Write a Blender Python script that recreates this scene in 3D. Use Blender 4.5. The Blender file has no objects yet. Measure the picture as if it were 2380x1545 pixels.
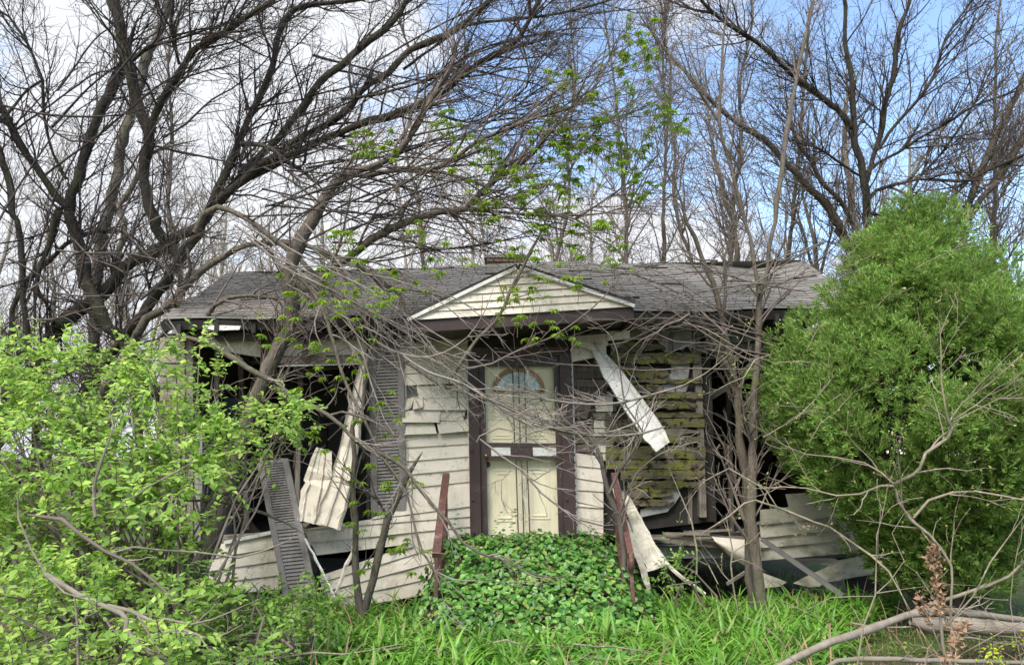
import bpy, math, random
import numpy as np
from mathutils import Matrix, Vector

# ------------------------------------------------------------------ camera, sky, sun, exposure
scene = bpy.context.scene
COL = scene.collection
FPX, CX, CY, EYE, PITCH = 1725.0, 1190.0, 772.5, 1.6, math.radians(9.5)
cam_data = bpy.data.cameras.new("camera")
cam_data.sensor_width = 36.0
cam_data.lens = 36.0 * FPX / 2380.0
cam_data.clip_end = 2000.0
cam = bpy.data.objects.new("camera", cam_data)
cam.location = (0, 0, EYE)
cam.rotation_euler = (math.pi / 2 + PITCH, 0, 0)
COL.objects.link(cam)
scene.camera = cam

SUN_EL, SUN_ROT = math.radians(50), math.radians(205)
world = bpy.data.worlds.new("World")
scene.world = world
world.use_nodes = True
wn, wl = world.node_tree.nodes, world.node_tree.links
wn.clear()
w_out = wn.new("ShaderNodeOutputWorld")
w_sky = wn.new("ShaderNodeTexSky")
w_sky.sky_type = 'NISHITA'
w_sky.sun_disc = False
w_sky.sun_elevation = SUN_EL
w_sky.sun_rotation = SUN_ROT
w_sky.air_density = 1.0
w_sky.dust_density = 0.6
w_bg = wn.new("ShaderNodeBackground")
w_bg.inputs['Strength'].default_value = 0.15
wl.new(w_sky.outputs[0], w_bg.inputs['Color'])
w_cl = wn.new("ShaderNodeBackground")
w_cl.inputs['Color'].default_value = (0.92, 0.945, 1.0, 1)
w_cl.inputs['Strength'].default_value = 0.42
w_tc = wn.new("ShaderNodeTexCoord")
w_sep = wn.new("ShaderNodeSeparateXYZ")
wl.new(w_tc.outputs['Generated'], w_sep.inputs[0])
def wmath(op, a, b=None, clamp=False):
    n = wn.new("ShaderNodeMath"); n.operation = op; n.use_clamp = clamp
    for i, v in enumerate((a, b)):
        if v is None: continue
        if isinstance(v, (int, float)): n.inputs[i].default_value = v
        else: wl.new(v, n.inputs[i])
    return n.outputs[0]
zz = wmath('ADD', wmath('MAXIMUM', w_sep.outputs['Z'], 0.0), 0.35)
cu = wmath('DIVIDE', w_sep.outputs['X'], zz)
cv = wmath('DIVIDE', w_sep.outputs['Y'], zz)
w_cmb = wn.new("ShaderNodeCombineXYZ")
wl.new(cu, w_cmb.inputs[0]); wl.new(cv, w_cmb.inputs[1])
w_cmb.inputs[2].default_value = 9.1
w_no = wn.new("ShaderNodeTexNoise")
w_no.inputs['Scale'].default_value = 2.1
w_no.inputs['Detail'].default_value = 6
w_no.inputs['Roughness'].default_value = 0.55
wl.new(w_cmb.outputs[0], w_no.inputs['Vector'])
bias = wmath('ADD', wmath('MULTIPLY', w_sep.outputs['X'], -0.70), wmath('MULTIPLY', w_sep.outputs['Z'], -0.50))
cl = wmath('ADD', wmath('ADD', wmath('MULTIPLY', wmath('ADD', w_no.outputs[0], -0.5), 2.5), 0.36), bias)
w_ramp = wn.new("ShaderNodeMapRange")
w_ramp.interpolation_type = 'SMOOTHSTEP'
w_ramp.inputs['From Min'].default_value = -0.06
w_ramp.inputs['From Max'].default_value = 0.26
wl.new(cl, w_ramp.inputs['Value'])
w_mix = wn.new("ShaderNodeMixShader")
wl.new(w_ramp.outputs[0], w_mix.inputs[0])
wl.new(w_bg.outputs[0], w_mix.inputs[1])
wl.new(w_cl.outputs[0], w_mix.inputs[2])
wl.new(w_mix.outputs[0], w_out.inputs[0])

sun_data = bpy.data.lights.new("sun", 'SUN')
sun_data.energy = 2.7
sun_data.angle = math.radians(35)
sun_data.color = (1.0, 0.96, 0.9)
sun = bpy.data.objects.new("sun", sun_data)
COL.objects.link(sun)
# from behind and to the left of the camera, high
sd = Vector((-math.cos(SUN_EL) * 0.42, -math.cos(SUN_EL) * 0.9, math.sin(SUN_EL)))
sun.rotation_euler = sd.to_track_quat('Z', 'Y').to_euler()

scene.view_settings.view_transform = 'Standard'
scene.view_settings.look = 'None'
scene.view_settings.gamma = 1.0
scene.view_settings.exposure = 1.34
scene.view_settings.use_curve_mapping = False
scene.cycles.max_bounces = 6
scene.cycles.diffuse_bounces = 3
scene.cycles.transmission_bounces = 4
scene.cycles.transparent_max_bounces = 6

rng = np.random.default_rng(7)
R = random.Random(11)

# ------------------------------------------------------------------ geometry helpers
cp, sp = math.cos(PITCH), math.sin(PITCH)
def P(x, y, Y):
    """the point at depth Y (metres from the camera's wall) that lies behind a position in the 2380 px wide picture"""
    a = (x - CX) / FPX; b = -(y - CY) / FPX
    dy = cp - b * sp; dz = sp + b * cp
    t = Y / dy
    return np.array((a * t, Y, EYE + dz * t))
TILE = {'A': (0, 0, .3595), 'B': (793.3, 0, .3595), 'C': (1586.7, 0, .3595),
        'D': (0, 515.7, .3337), 'E': (793.3, 515.7, .3337), 'F': (1586.7, 515.7, .3337),
        'G': (0, 991.6, .3578), 'H': (793.3, 991.6, .3578), 'I': (1586.7, 991.6, .3578),
        'O': (1063, 777.5, .339), 'S': (1309, 714, .2567), 'W': (0, 0, 1.0)}
def tq(t, x, y):
    ox, oy, s = TILE[t]
    return ox + x * s, oy + y * s
def T(t, *pts):
    ox, oy, s = TILE[t]
    return [(ox + p[0] * s, oy + p[1] * s, p[2] * s if len(p) > 2 else None) for p in pts]

def build_mesh(name, V, F, smooth=False):
    """V (n,3); F: list of int arrays (m,k)"""
    me = bpy.data.meshes.new(name)
    V = np.ascontiguousarray(V, dtype=np.float32)
    F = [np.asarray(f, dtype=np.int32) for f in F if len(f)]
    loops = np.concatenate([f.ravel() for f in F])
    tot = np.concatenate([np.full(len(f), f.shape[1], np.int32) for f in F])
    start = np.concatenate(([0], np.cumsum(tot)[:-1])).astype(np.int32)
    me.vertices.add(len(V)); me.vertices.foreach_set('co', V.ravel())
    me.loops.add(len(loops)); me.loops.foreach_set('vertex_index', loops)
    me.polygons.add(len(tot))
    me.polygons.foreach_set('loop_start', start)
    me.polygons.foreach_set('loop_total', tot)
    me.polygons.foreach_set('use_smooth', np.full(len(tot), bool(smooth)))
    me.update(calc_edges=True)
    return me

class Acc:
    def __init__(s): s.V = []; s.F = {}; s.n = 0
    def add(s, V, *Fs):
        V = np.asarray(V, float).reshape(-1, 3)
        for f in Fs:
            f = np.asarray(f, int)
            if f.ndim == 1: f = f[None]
            s.F.setdefault(f.shape[1], []).append(f + s.n)
        s.V.append(V); s.n += len(V)
        return s
    def box(s, c, size, rot=None):
        h = np.array(size) / 2
        V = np.array([[x, y, z] for x in (-1, 1) for y in (-1, 1) for z in (-1, 1)]) * h
        if rot is not None: V = V @ np.asarray(rot).T
        s.add(V + np.asarray(c), [[0, 1, 3, 2], [4, 6, 7, 5], [0, 4, 5, 1], [2, 3, 7, 6], [0, 2, 6, 4], [1, 5, 7, 3]])
        return s
    def slab(s, q, th):
        """4+ coplanar-ish outline points facing the camera, extruded back along +Y by th"""
        q = np.asarray(q, float); n = len(q)
        b = q + np.array((0, th, 0))
        fs = [[i, (i + 1) % n, n + (i + 1) % n, n + i] for i in range(n)]
        s.add(np.vstack([q, b]), [list(range(n))], [[2 * n - 1 - i for i in range(n)]], fs)
        return s
    def arrays(s):
        return np.vstack(s.V), [np.vstack(v) for v in s.F.values()]

def wloc(o):
    v = np.zeros(3)
    while o is not None:
        v += np.array(o.location); o = o.parent
    return v
def props(o, label=None, cat=None, group=None, kind=None):
    if label: o['label'] = label
    if cat: o['category'] = cat
    if group: o['group'] = group
    if kind: o['kind'] = kind
    return o
def thing(name, loc, label, cat, group=None, kind=None):
    o = bpy.data.objects.new(name, None)
    o.empty_display_size = 0.2
    o.location = [float(v) for v in loc]
    COL.objects.link(o)
    return props(o, label, cat, group, kind)
def obj(name, acc, m, parent=None, smooth=False, label=None, cat=None, group=None, kind=None, base=False):
    V, F = acc.arrays() if isinstance(acc, Acc) else acc
    V = np.asarray(V, float)
    c = (V.min(0) + V.max(0)) / 2
    if base: c[2] = V[:, 2].min()
    me = build_mesh(name, V - c, F, smooth)
    me.materials.append(m)
    o = bpy.data.objects.new(name, me)
    COL.objects.link(o)
    if parent is not None:
        o.parent = parent
        o.location = c - wloc(parent)
    else:
        o.location = c
    return props(o, label, cat, group, kind)

def norm(v):
    return v / np.maximum(np.linalg.norm(v, axis=-1, keepdims=True), 1e-9)

def tubes(acc, PP, RR, sides=5, tip=True):
    """PP (K,n,3), RR (K,n): K tapered tubes"""
    PP = np.asarray(PP, float); RR = np.asarray(RR, float)
    K, n, _ = PP.shape
    if K == 0: return
    tan = np.empty_like(PP)
    tan[:, 1:-1] = PP[:, 2:] - PP[:, :-2]
    tan[:, 0] = PP[:, 1] - PP[:, 0]; tan[:, -1] = PP[:, -1] - PP[:, -2]
    tan = norm(tan)
    main = norm(PP[:, -1] - PP[:, 0])
    ref = np.where(np.abs(main[:, 1:2]) < 0.8, np.array([[0, 1, 0]]), np.array([[1, 0, 0]]))[:, None, :]
    u = norm(np.cross(tan, np.broadcast_to(ref, tan.shape)))
    v = np.cross(tan, u)
    a = np.arange(sides) / sides * 2 * math.pi
    ring = PP[:, :, None, :] + RR[:, :, None, None] * (np.cos(a)[None, None, :, None] * u[:, :, None, :] + np.sin(a)[None, None, :, None] * v[:, :, None, :])
    V = ring.reshape(-1, 3)
    base = (np.arange(K) * n * sides)[:, None, None] + (np.arange(n - 1) * sides)[None, :, None]
    j = np.arange(sides)[None, None, :]; j2 = (j + 1) % sides
    F = np.stack([base + j, base + j2, base + sides + j2, base + sides + j], -1).reshape(-1, 4)
    acc.add(V, F)

def smooth_path(pts, rad, step=0.12, wob=0.0, rg=rng):
    pts = np.asarray(pts, float); rad = np.asarray(rad, float)
    n = len(pts)
    p = np.vstack([2 * pts[0] - pts[1], pts, 2 * pts[-1] - pts[-2]])
    out, ro = [], []
    for i in range(n - 1):
        a, b, c, d = p[i], p[i + 1], p[i + 2], p[i + 3]
        L = np.linalg.norm(c - b); k = max(1, int(L / step))
        t = (np.arange(k) / k)[:, None]
        out.append(0.5 * ((2 * b) + (-a + c) * t + (2 * a - 5 * b + 4 * c - d) * t ** 2 + (-a + 3 * b - 3 * c + d) * t ** 3))
        ro.append(rad[i] + (rad[i + 1] - rad[i]) * t[:, 0])
    out.append(pts[-1:]); ro.append(rad[-1:])
    P_ = np.vstack(out); R_ = np.concatenate(ro)
    if wob:
        w = rg.normal(size=P_.shape) * wob
        w = (w + np.roll(w, 1, 0) + np.roll(w, -1, 0)) / 2
        w[0] = 0
        P_ = P_ + w * R_[:, None] * 3
        R_ = R_ * (1 + rg.normal(size=len(R_)) * 0.07)
    return P_, R_

def limb(pts, Y0, Y1=None, wdef=20, ground=False, step=0.12):
    """traced positions (x,y,width) with depth going from Y0 to Y1 -> (points, radii)"""
    if Y1 is None: Y1 = Y0
    xy = np.array([(p[0], p[1]) for p in pts], float)
    d = np.concatenate(([0], np.cumsum(np.linalg.norm(np.diff(xy, axis=0), axis=1)))); d /= d[-1]
    # widths: fill gaps by interpolation
    ws = [(d[i], p[2]) for i, p in enumerate(pts) if p[2] is not None] or [(0, wdef)]
    w = np.interp(d, [a for a, _ in ws], [b for _, b in ws])
    Y = Y0 + (Y1 - Y0) * d
    W = np.array([P(x, y, yy) for (x, y), yy in zip(xy, Y)])
    r = w / 2 * Y / FPX * 1.0
    ex, ey = pts[-1][0], pts[-1][1]
    if 5 < ex < 2375 and 5 < ey < 1540: r[-1] = min(r[-1] * .35, .005); r[-2] = r[-2] * .85 if len(r) > 3 else r[-2]
    if ground and W[0][2] > 0.05:
        dirn = norm(W[0] - W[1]); dirn[2] = min(dirn[2], -0.55); dirn = norm(dirn)
        k = (W[0][2] + 0.1) / -dirn[2]
        W = np.vstack([W[0] + dirn * k, W]); r = np.concatenate(([r[0] * 1.35], r))
    return smooth_path(W, r, step, 0.11)

def sub_branches(PP, RR, dens, L0, L1, ang=(25, 60), k=4, trop=(0, 0, 0.05), wander=0.18, tmin=0.15, rmax=0.02, rmul=0.55, tipr=0.0012, rg=rng, curl=0.0):
    """children of many parent polylines. PP list of (n,3), RR list of (n,)"""
    pos, tan, rad, rem = [], [], [], []
    for p, r in zip(PP, RR):
        seg = np.linalg.norm(np.diff(p, axis=0), axis=1); tot = seg.sum()
        if tot < 1e-4: continue
        m = rg.poisson(dens * tot)
        if m == 0: continue
        cum = np.concatenate(([0], np.cumsum(seg)))
        s = rg.uniform(tmin * tot, tot, m)
        i = np.clip(np.searchsorted(cum, s) - 1, 0, len(seg) - 1)
        f = ((s - cum[i]) / np.maximum(seg[i], 1e-9))[:, None]
        pos.append(p[i] * (1 - f) + p[i + 1] * f)
        tan.append(norm(p[i + 1] - p[i])); rad.append(r[i]); rem.append(1 - s / tot)
    if not pos: return np.zeros((0, k + 1, 3)), np.zeros((0, k + 1))
    pos, tan, rad, rem = np.vstack(pos), np.vstack(tan), np.concatenate(rad), np.concatenate(rem)
    K = len(pos)
    pr = norm(np.cross(tan, rg.normal(size=(K, 3))))
    a = np.radians(rg.uniform(ang[0], ang[1], K))[:, None]
    d = np.cos(a) * tan + np.sin(a) * pr
    L = (L0 + (L1 - L0) * rg.beta(1.6, 2.2, K)) * (0.55 + 0.45 * rem)
    r0 = np.minimum(np.minimum(rad * rmul, rmax), 0.004 + 0.012 * L)
    out = np.empty((K, k + 1, 3)); out[:, 0] = pos
    bend = norm(rg.normal(size=(K, 3))) * curl
    tr = np.asarray(trop, float)
    for j in range(k):
        d = norm(d + rg.normal(size=(K, 3)) * wander + tr + bend)
        out[:, j + 1] = out[:, j] + d * (L / k)[:, None]
    tt = np.linspace(0, 1, k + 1)[None, :]
    rr = r0[:, None] * (1 - tt) + tipr * tt
    return out, rr

def frames(d, n):
    """rotation matrices with x=d, z~n"""
    d = norm(d); y = norm(np.cross(n, d)); z = np.cross(d, y)
    return np.stack([d, y, z], -1)

def scatter(tmpl, Rm, pos, sc):
    """place a template (V,F list) many times"""
    V, F = tmpl
    K = len(pos); n = len(V)
    sc = np.asarray(sc, float)
    if sc.ndim == 1: sc = sc[:, None].repeat(3, 1)
    W = np.einsum('kij,knj->kni', Rm, V[None] * sc[:, None, :]) + pos[:, None, :]
    Fs = [(np.asarray(f)[None] + (np.arange(K) * n)[:, None, None]).reshape(-1, np.asarray(f).shape[1]) for f in F]
    return W.reshape(-1, 3), Fs

def place_leaves(tmpl, Rm, pos, sc, m, parent, stuffname, nparts=300, partname='leaf', label=None):
    """nearest 'nparts' leaves as parts sharing one mesh, the rest as one mesh of stuff"""
    sc = np.asarray(sc, float)
    size = sc / np.linalg.norm(pos - np.array((0, 0, EYE)), axis=1)
    x_ = CX + pos[:, 0] / np.maximum(pos[:, 1], .1) * FPX
    ok = (np.abs(x_ - CX) < 1180)
    order = np.argsort(-(size * ok))
    near, rest = order[:nparts], order[nparts:]
    if nparts:
        me = build_mesh(partname, tmpl[0], tmpl[1]); me.materials.append(m)
        pl = wloc(parent)
        for i in near:
            o = bpy.data.objects.new(partname, me)
            M = Matrix(Rm[i].tolist()).to_4x4() @ Matrix.Scale(float(sc[i]), 4)
            M.translation = Vector((pos[i] - pl).tolist())
            o.parent = parent
            o.matrix_local = M
            COL.objects.link(o)
    if len(rest):
        V, F = scatter(tmpl, Rm[rest], pos[rest], sc[rest])
        return obj(stuffname, (V, F), m, parent, kind='stuff', label=label)

# ------------------------------------------------------------------ material helpers
def mat(name, c1, c2, scale=6, rough=0.85, stretch=(1, 1, 1), bump=0.3, bscale=None, c3=None, s3=1.5, t3=(0.5, 0.62), spec=0.25,
        var=0.0, detail=5, metallic=0.0, c4=None, s4=20, t4=(0.62, 0.7), bdist=0.01, st3=None):
    m = bpy.data.materials.new(name); m.use_nodes = True
    nt = m.node_tree; N, Lk = nt.nodes, nt.links; N.clear()
    out = N.new("ShaderNodeOutputMaterial"); b = N.new("ShaderNodeBsdfPrincipled")
    Lk.new(b.outputs[0], out.inputs[0])
    b.inputs['Roughness'].default_value = rough
    b.inputs['Specular IOR Level'].default_value = spec
    b.inputs['Metallic'].default_value = metallic
    tc = N.new("ShaderNodeTexCoord"); geo = N.new("ShaderNodeNewGeometry"); oi = N.new("ShaderNodeObjectInfo")
    mp = N.new("ShaderNodeMapping"); mp.inputs['Scale'].default_value = stretch
    Lk.new(geo.outputs['Position'], mp.inputs['Vector'])
    def noise(s, vec=None, det=detail, ro=0.6):
        n = N.new("ShaderNodeTexNoise"); n.inputs['Scale'].default_value = s
        n.inputs['Detail'].default_value = det; n.inputs['Roughness'].default_value = ro
        Lk.new(vec or mp.outputs[0], n.inputs['Vector']); return n.outputs[0]
    def mr(v, a, bb, lo=0, hi=1):
        n = N.new("ShaderNodeMapRange"); n.inputs['From Min'].default_value = a; n.inputs['From Max'].default_value = bb
        n.inputs['To Min'].default_value = lo; n.inputs['To Max'].default_value = hi
        Lk.new(v, n.inputs['Value']); return n.outputs[0]
    def mix(f, a, bb):
        n = N.new("ShaderNodeMix"); n.data_type = 'RGBA'
        Lk.new(f, n.inputs['Factor'])
        for i, v in ((6, a), (7, bb)):
            if isinstance(v, tuple): n.inputs[i].default_value = (*v, 1)
            else: Lk.new(v, n.inputs[i])
        return n.outputs[2]
    nz = noise(scale)
    col = mix(mr(nz, 0.32, 0.68), c1, c2)
    if c3 is not None:
        v3 = None
        if st3 is not None:
            m3 = N.new("ShaderNodeMapping"); m3.inputs['Scale'].default_value = st3
            Lk.new(geo.outputs['Position'], m3.inputs['Vector']); v3 = m3.outputs[0]
        col = mix(mr(noise(s3, v3 or geo.outputs['Position'], 6, 0.65), *t3), col, c3)
    if c4 is not None:
        col = mix(mr(noise(s4, geo.outputs['Position'], 6, 0.7), *t4), col, c4)
    if var:
        h = N.new("ShaderNodeHueSaturation")
        ad = N.new("ShaderNodeMath"); ad.operation = 'FRACT'
        a2 = N.new("ShaderNodeMath"); a2.operation = 'ADD'
        Lk.new(oi.outputs['Random'], a2.inputs[0]); Lk.new(geo.outputs['Random Per Island'], a2.inputs[1]); Lk.new(a2.outputs[0], ad.inputs[0])
        Lk.new(mr(ad.outputs[0], 0, 1, 1 - var, 1 + var), h.inputs['Value'])
        Lk.new(col, h.inputs['Color']); col = h.outputs[0]
    Lk.new(col, b.inputs['Base Color'])
    if bump:
        bn = N.new("ShaderNodeBump"); bn.inputs['Strength'].default_value = bump; bn.inputs['Distance'].default_value = bdist
        Lk.new(noise(bscale or scale * 2.5), bn.inputs['Height']); Lk.new(bn.outputs[0], b.inputs['Normal'])
    return m

def leaf_mat(name, cols, trans=0.35, rough=0.5, spec=0.3, tcol=None):
    m = bpy.data.materials.new(name); m.use_nodes = True
    nt = m.node_tree; N, Lk = nt.nodes, nt.links; N.clear()
    out = N.new("ShaderNodeOutputMaterial"); b = N.new("ShaderNodeBsdfPrincipled"); tr = N.new("ShaderNodeBsdfTranslucent"); mx = N.new("ShaderNodeMixShader")
    geo = N.new("ShaderNodeNewGeometry"); oi = N.new("ShaderNodeObjectInfo")
    a2 = N.new("ShaderNodeMath"); a2.operation = 'ADD'; fr = N.new("ShaderNodeMath"); fr.operation = 'FRACT'
    Lk.new(oi.outputs['Random'], a2.inputs[0]); Lk.new(geo.outputs['Random Per Island'], a2.inputs[1]); Lk.new(a2.outputs[0], fr.inputs[0])
    rp = N.new("ShaderNodeValToRGB"); e = rp.color_ramp.elements
    for i, c in enumerate(cols):
        p_ = i / (len(cols) - 1)
        if i < 2: el = e[i]; el.position = p_
        else: el = e.new(p_)
        el.color = (*c, 1)
    e_sorted = [(i / (len(cols) - 1), c) for i, c in enumerate(cols)]
    while len(e) > 1: e.remove(e[-1])
    e[0].position = 0; e[0].color = (*cols[0], 1)
    for p_, c in e_sorted[1:]:
        el = e.new(p_); el.color = (*c, 1)
    Lk.new(fr.outputs[0], rp.inputs[0])
    nz = N.new("ShaderNodeTexNoise"); nz.inputs['Scale'].default_value = 2.2; Lk.new(geo.outputs['Position'], nz.inputs['Vector'])
    mr = N.new("ShaderNodeMapRange"); mr.inputs['From Min'].default_value = .3; mr.inputs['From Max'].default_value = .7
    mr.inputs['To Min'].default_value = .78; mr.inputs['To Max'].default_value = 1.22; Lk.new(nz.outputs[0], mr.inputs['Value'])
    h = N.new("ShaderNodeHueSaturation"); Lk.new(mr.outputs[0], h.inputs['Value']); Lk.new(rp.outputs[0], h.inputs['Color'])
    Lk.new(h.outputs[0], b.inputs['Base Color'])
    h2 = N.new("ShaderNodeHueSaturation"); h2.inputs['Hue'].default_value = 0.485; h2.inputs['Value'].default_value = 1.5
    Lk.new(h.outputs[0], h2.inputs['Color']); Lk.new(h2.outputs[0], tr.inputs['Color'])
    b.inputs['Roughness'].default_value = rough; b.inputs['Specular IOR Level'].default_value = spec
    mx.inputs[0].default_value = trans
    Lk.new(b.outputs[0], mx.inputs[1]); Lk.new(tr.outputs[0], mx.inputs[2]); Lk.new(mx.outputs[0], out.inputs[0])
    return m

M = {}
M['siding'] = mat('weathered_cream_vinyl', (.62, .55, .455), (.70, .635, .53), 3, .55, (1, 1, 3), .12, 30, c3=(.30, .29, .21), s3=2.2, t3=(.50, .76), c4=(.17, .16, .11), s4=18, t4=(.58, .74), var=.06, st3=(1.6, 1, .7))
M['siding_dirty'] = mat('grimy_vinyl', (.56, .52, .42), (.66, .61, .50), 3, .65, (1, 1, 3), .15, 30, c3=(.16, .17, .09), s3=2.6, t3=(.50, .76), c4=(.14, .14, .09), s4=18, t4=(.56, .74), var=.08, st3=(1.4, 1, 2.2))
M['white'] = mat('white_vinyl', (.66, .64, .60), (.74, .72, .68), 5, .5, bump=.08, c3=(.34, .33, .25), s3=5, t3=(.50, .72), c4=(.15, .15, .11), s4=34, t4=(.58, .68))
M['trim'] = mat('purple_brown_trim', (.048, .032, .030), (.068, .046, .043), 4, .5, (1, 1, .3), .15, 20, c3=(.10, .07, .065), s3=3, t3=(.55, .75), var=.12)
M['door'] = mat('cream_door_paint', (.79, .72, .50), (.83, .77, .55), 2, .45, (1, 1, .5), .05, c3=(.50, .45, .30), s3=4, t3=(.52, .8), c4=(.28, .24, .16), s4=30, t4=(.66, .76), st3=(1, 1, .35), spec=.4)
M['shutter'] = mat('grey_brown_shutter', (.17, .152, .144), (.225, .205, .196), 8, .7, (6, 1, 1), .2, 30, c3=(.09, .085, .07), s3=3, t3=(.5, .7), var=.10)
M['wood'] = mat('grey_old_wood', (.15, .125, .10), (.27, .24, .20), 5, .9, (1.2, 1, 14), .6, 9, c3=(.07, .055, .04), s3=4, t3=(.5, .7), var=.18)
M['wood_v'] = mat('grey_upright_wood', (.15, .125, .10), (.30, .27, .235), 5, .9, (14, 5, 1.0), .6, 9, c3=(.08, .065, .05), s3=4, t3=(.52, .7), var=.18)
M['moss'] = mat('mossy_plank', (.075, .060, .042), (.19, .16, .12), 5, .95, (1.6, 1, 16), .9, 9, c3=(.17, .175, .03), s3=5.0, t3=(.46, .60), c4=(.025, .022, .016), s4=11, t4=(.52, .62), var=.22, st3=(1.0, 1, 4.0))
M['board'] = mat('grey_insulation_board', (.30, .30, .29), (.40, .39, .375), 6, .9, bump=.15, c3=(.14, .14, .12), s3=5, t3=(.5, .68), var=.1)
M['dark'] = mat('dark_interior_plaster', (.018, .02, .022), (.030, .032, .034), 2, .9, bump=.2)
M['interior'] = mat('dim_room_wall', (.16, .165, .165), (.24, .245, .24), 1.5, .9, bump=.2)
M['brownwood'] = mat('brown_old_siding', (.10, .075, .055), (.19, .155, .12), 5, .9, (12, 1, 1.5), .5, 9, c3=(.20, .18, .16), s3=3, t3=(.5, .7), var=.25)
M['shingle'] = mat('grey_brown_asphalt_shingle', (.175, .160, .142), (.245, .225, .202), 9, .95, bump=.5, bscale=120, c3=(.095, .10, .065), s3=1.2, t3=(.5, .8), c4=(.09, .08, .07), s4=60, t4=(.5, .7), var=.16)
M['deck'] = mat('dark_roof_deck', (.03, .027, .024), (.05, .045, .04), 5, .95)
M['brick'] = mat('dark_chimney_brick', (.10, .065, .045), (.16, .11, .08), 12, .9, bump=.5, var=.25, c3=(.12, .12, .09), s3=7, t3=(.55, .7))
M['mortar'] = mat('mortar', (.16, .15, .13), (.2, .19, .17), 12, .95)
M['rust'] = mat('rusty_red_brown_iron', (.085, .038, .03), (.13, .06, .048), 14, .75, (1, 1, .5), .5, 40, c3=(.21, .14, .12), s3=9, t3=(.52, .68), c4=(.06, .03, .02), s4=26, t4=(.55, .65), spec=.35)
M['ironbar'] = mat('dark_brown_iron', (.045, .030, .028), (.07, .05, .045), 10, .5, spec=.4)
M['brass'] = mat('tarnished_brass', (.25, .17, .07), (.35, .25, .12), 15, .35, metallic=.8, bump=.05)
M['goldtrim'] = mat('gold_brown_moulding', (.27, .16, .06), (.36, .23, .10), 10, .45)
M['concrete'] = mat('old_concrete', (.17, .16, .14), (.26, .25, .22), 6, .95, bump=.5, c3=(.06, .07, .03), s3=3, t3=(.5, .65))
M['metalgrey'] = mat('grey_metal_channel', (.20, .19, .18), (.27, .26, .25), 6, .5, bump=.1, c3=(.12, .09, .07), s3=6, t3=(.55, .7))
M['bark_dark'] = mat('dark_mossy_bark', (.030, .025, .020), (.062, .052, .042), 9, .95, (2.2, 2.2, .5), 1.0, 16, c3=(.045, .055, .020), s3=2.5, t3=(.48, .72), c4=(.10, .09, .075), s4=26, t4=(.62, .74), bdist=.03)
M['bark_mid'] = mat('grey_brown_bark', (.085, .070, .055), (.16, .135, .108), 10, .95, (2.6, 2.6, .45), 1.0, 15, c3=(.09, .095, .05), s3=2.2, t3=(.5, .75), c4=(.05, .04, .03), s4=22, t4=(.55, .68), bdist=.03)
M['bark_pale'] = mat('pale_tan_bark', (.17, .145, .115), (.26, .225, .18), 8, .95, (2, 2, .7), .6, 18, c3=(.13, .14, .08), s3=2, t3=(.5, .75), bdist=.015)
M['twig_dark'] = mat('dark_twig_bark', (.035, .028, .026), (.065, .052, .046), 6, .9, bump=0)
M['twig_mid'] = mat('brown_grey_twig', (.10, .08, .068), (.17, .14, .12), 6, .9, bump=0)
M['twig_pale'] = mat('pale_mauve_twig', (.16, .132, .118), (.27, .23, .20), 7, .85, bump=.6, bscale=45, c3=(.13, .13, .09), s3=4, t3=(.5, .7), c4=(.36, .36, .30), s4=34, t4=(.60, .66), bdist=.006)
M['twig_tan'] = mat('tan_twig', (.17, .142, .108), (.28, .235, .175), 7, .85, bump=.7, bscale=45, c3=(.10, .10, .06), s3=5, t3=(.48, .66), c4=(.38, .37, .30), s4=30, t4=(.59, .65), bdist=.008)
M['twig_far'] = mat('far_brown_twig', (.17, .145, .115), (.25, .215, .17), 2, .9, bump=0)
M['soil'] = mat('damp_soil_and_litter', (.045, .035, .022), (.085, .068, .04), 3, .95, bump=.8, bscale=14, c3=(.05, .09, .02), s3=1.1, t3=(.42, .6), c4=(.16, .12, .08), s4=24, t4=(.56, .66), bdist=.03)
M['leaf_shrub'] = leaf_mat('honeysuckle_leaf', [(.13, .25, .045), (.22, .38, .07), (.32, .50, .10), (.48, .62, .15)], .5)
M['leaf_ivy'] = leaf_mat('wintercreeper_leaf', [(.028, .09, .015), (.05, .16, .025), (.08, .22, .035), (.12, .29, .05), (.20, .38, .08), (.06, .18, .03), (.28, .34, .08)], .22, .38, .45)
M['leaf_lily'] = leaf_mat('daylily_blade', [(.08, .19, .022), (.11, .26, .028), (.16, .33, .04), (.19, .37, .06), (.09, .24, .03), (.13, .29, .04), (.26, .28, .10)], .35, .42, .4)
M['leaf_maple'] = leaf_mat('young_maple_leaf', [(.13, .24, .015), (.20, .34, .025), (.28, .42, .04)], .5)
M['leaf_cedar'] = leaf_mat('cedar_foliage', [(.08, .18, .035), (.14, .28, .055), (.21, .37, .075), (.29, .42, .10), (.22, .22, .09), (.16, .31, .06)], .3, .7, .15)
M['leaf_bud'] = leaf_mat('yellow_green_bud', [(.30, .30, .10), (.36, .38, .12), (.30, .24, .12)], .4)
M['leaf_weed'] = leaf_mat('weed_leaf', [(.10, .22, .03), (.16, .30, .05), (.24, .36, .06)], .4)
M['leaf_dry'] = leaf_mat('dry_pod', [(.30, .19, .12), (.38, .26, .17), (.22, .13, .08)], .2, .9, .05)
M['leaf_yellow'] = leaf_mat('yellow_green_leaf', [(.42, .50, .03), (.52, .58, .05)], .5)
M['litter'] = leaf_mat('dead_leaf', [(.16, .10, .06), (.24, .17, .11), (.10, .07, .045)], .1, .9, .05)
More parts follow.
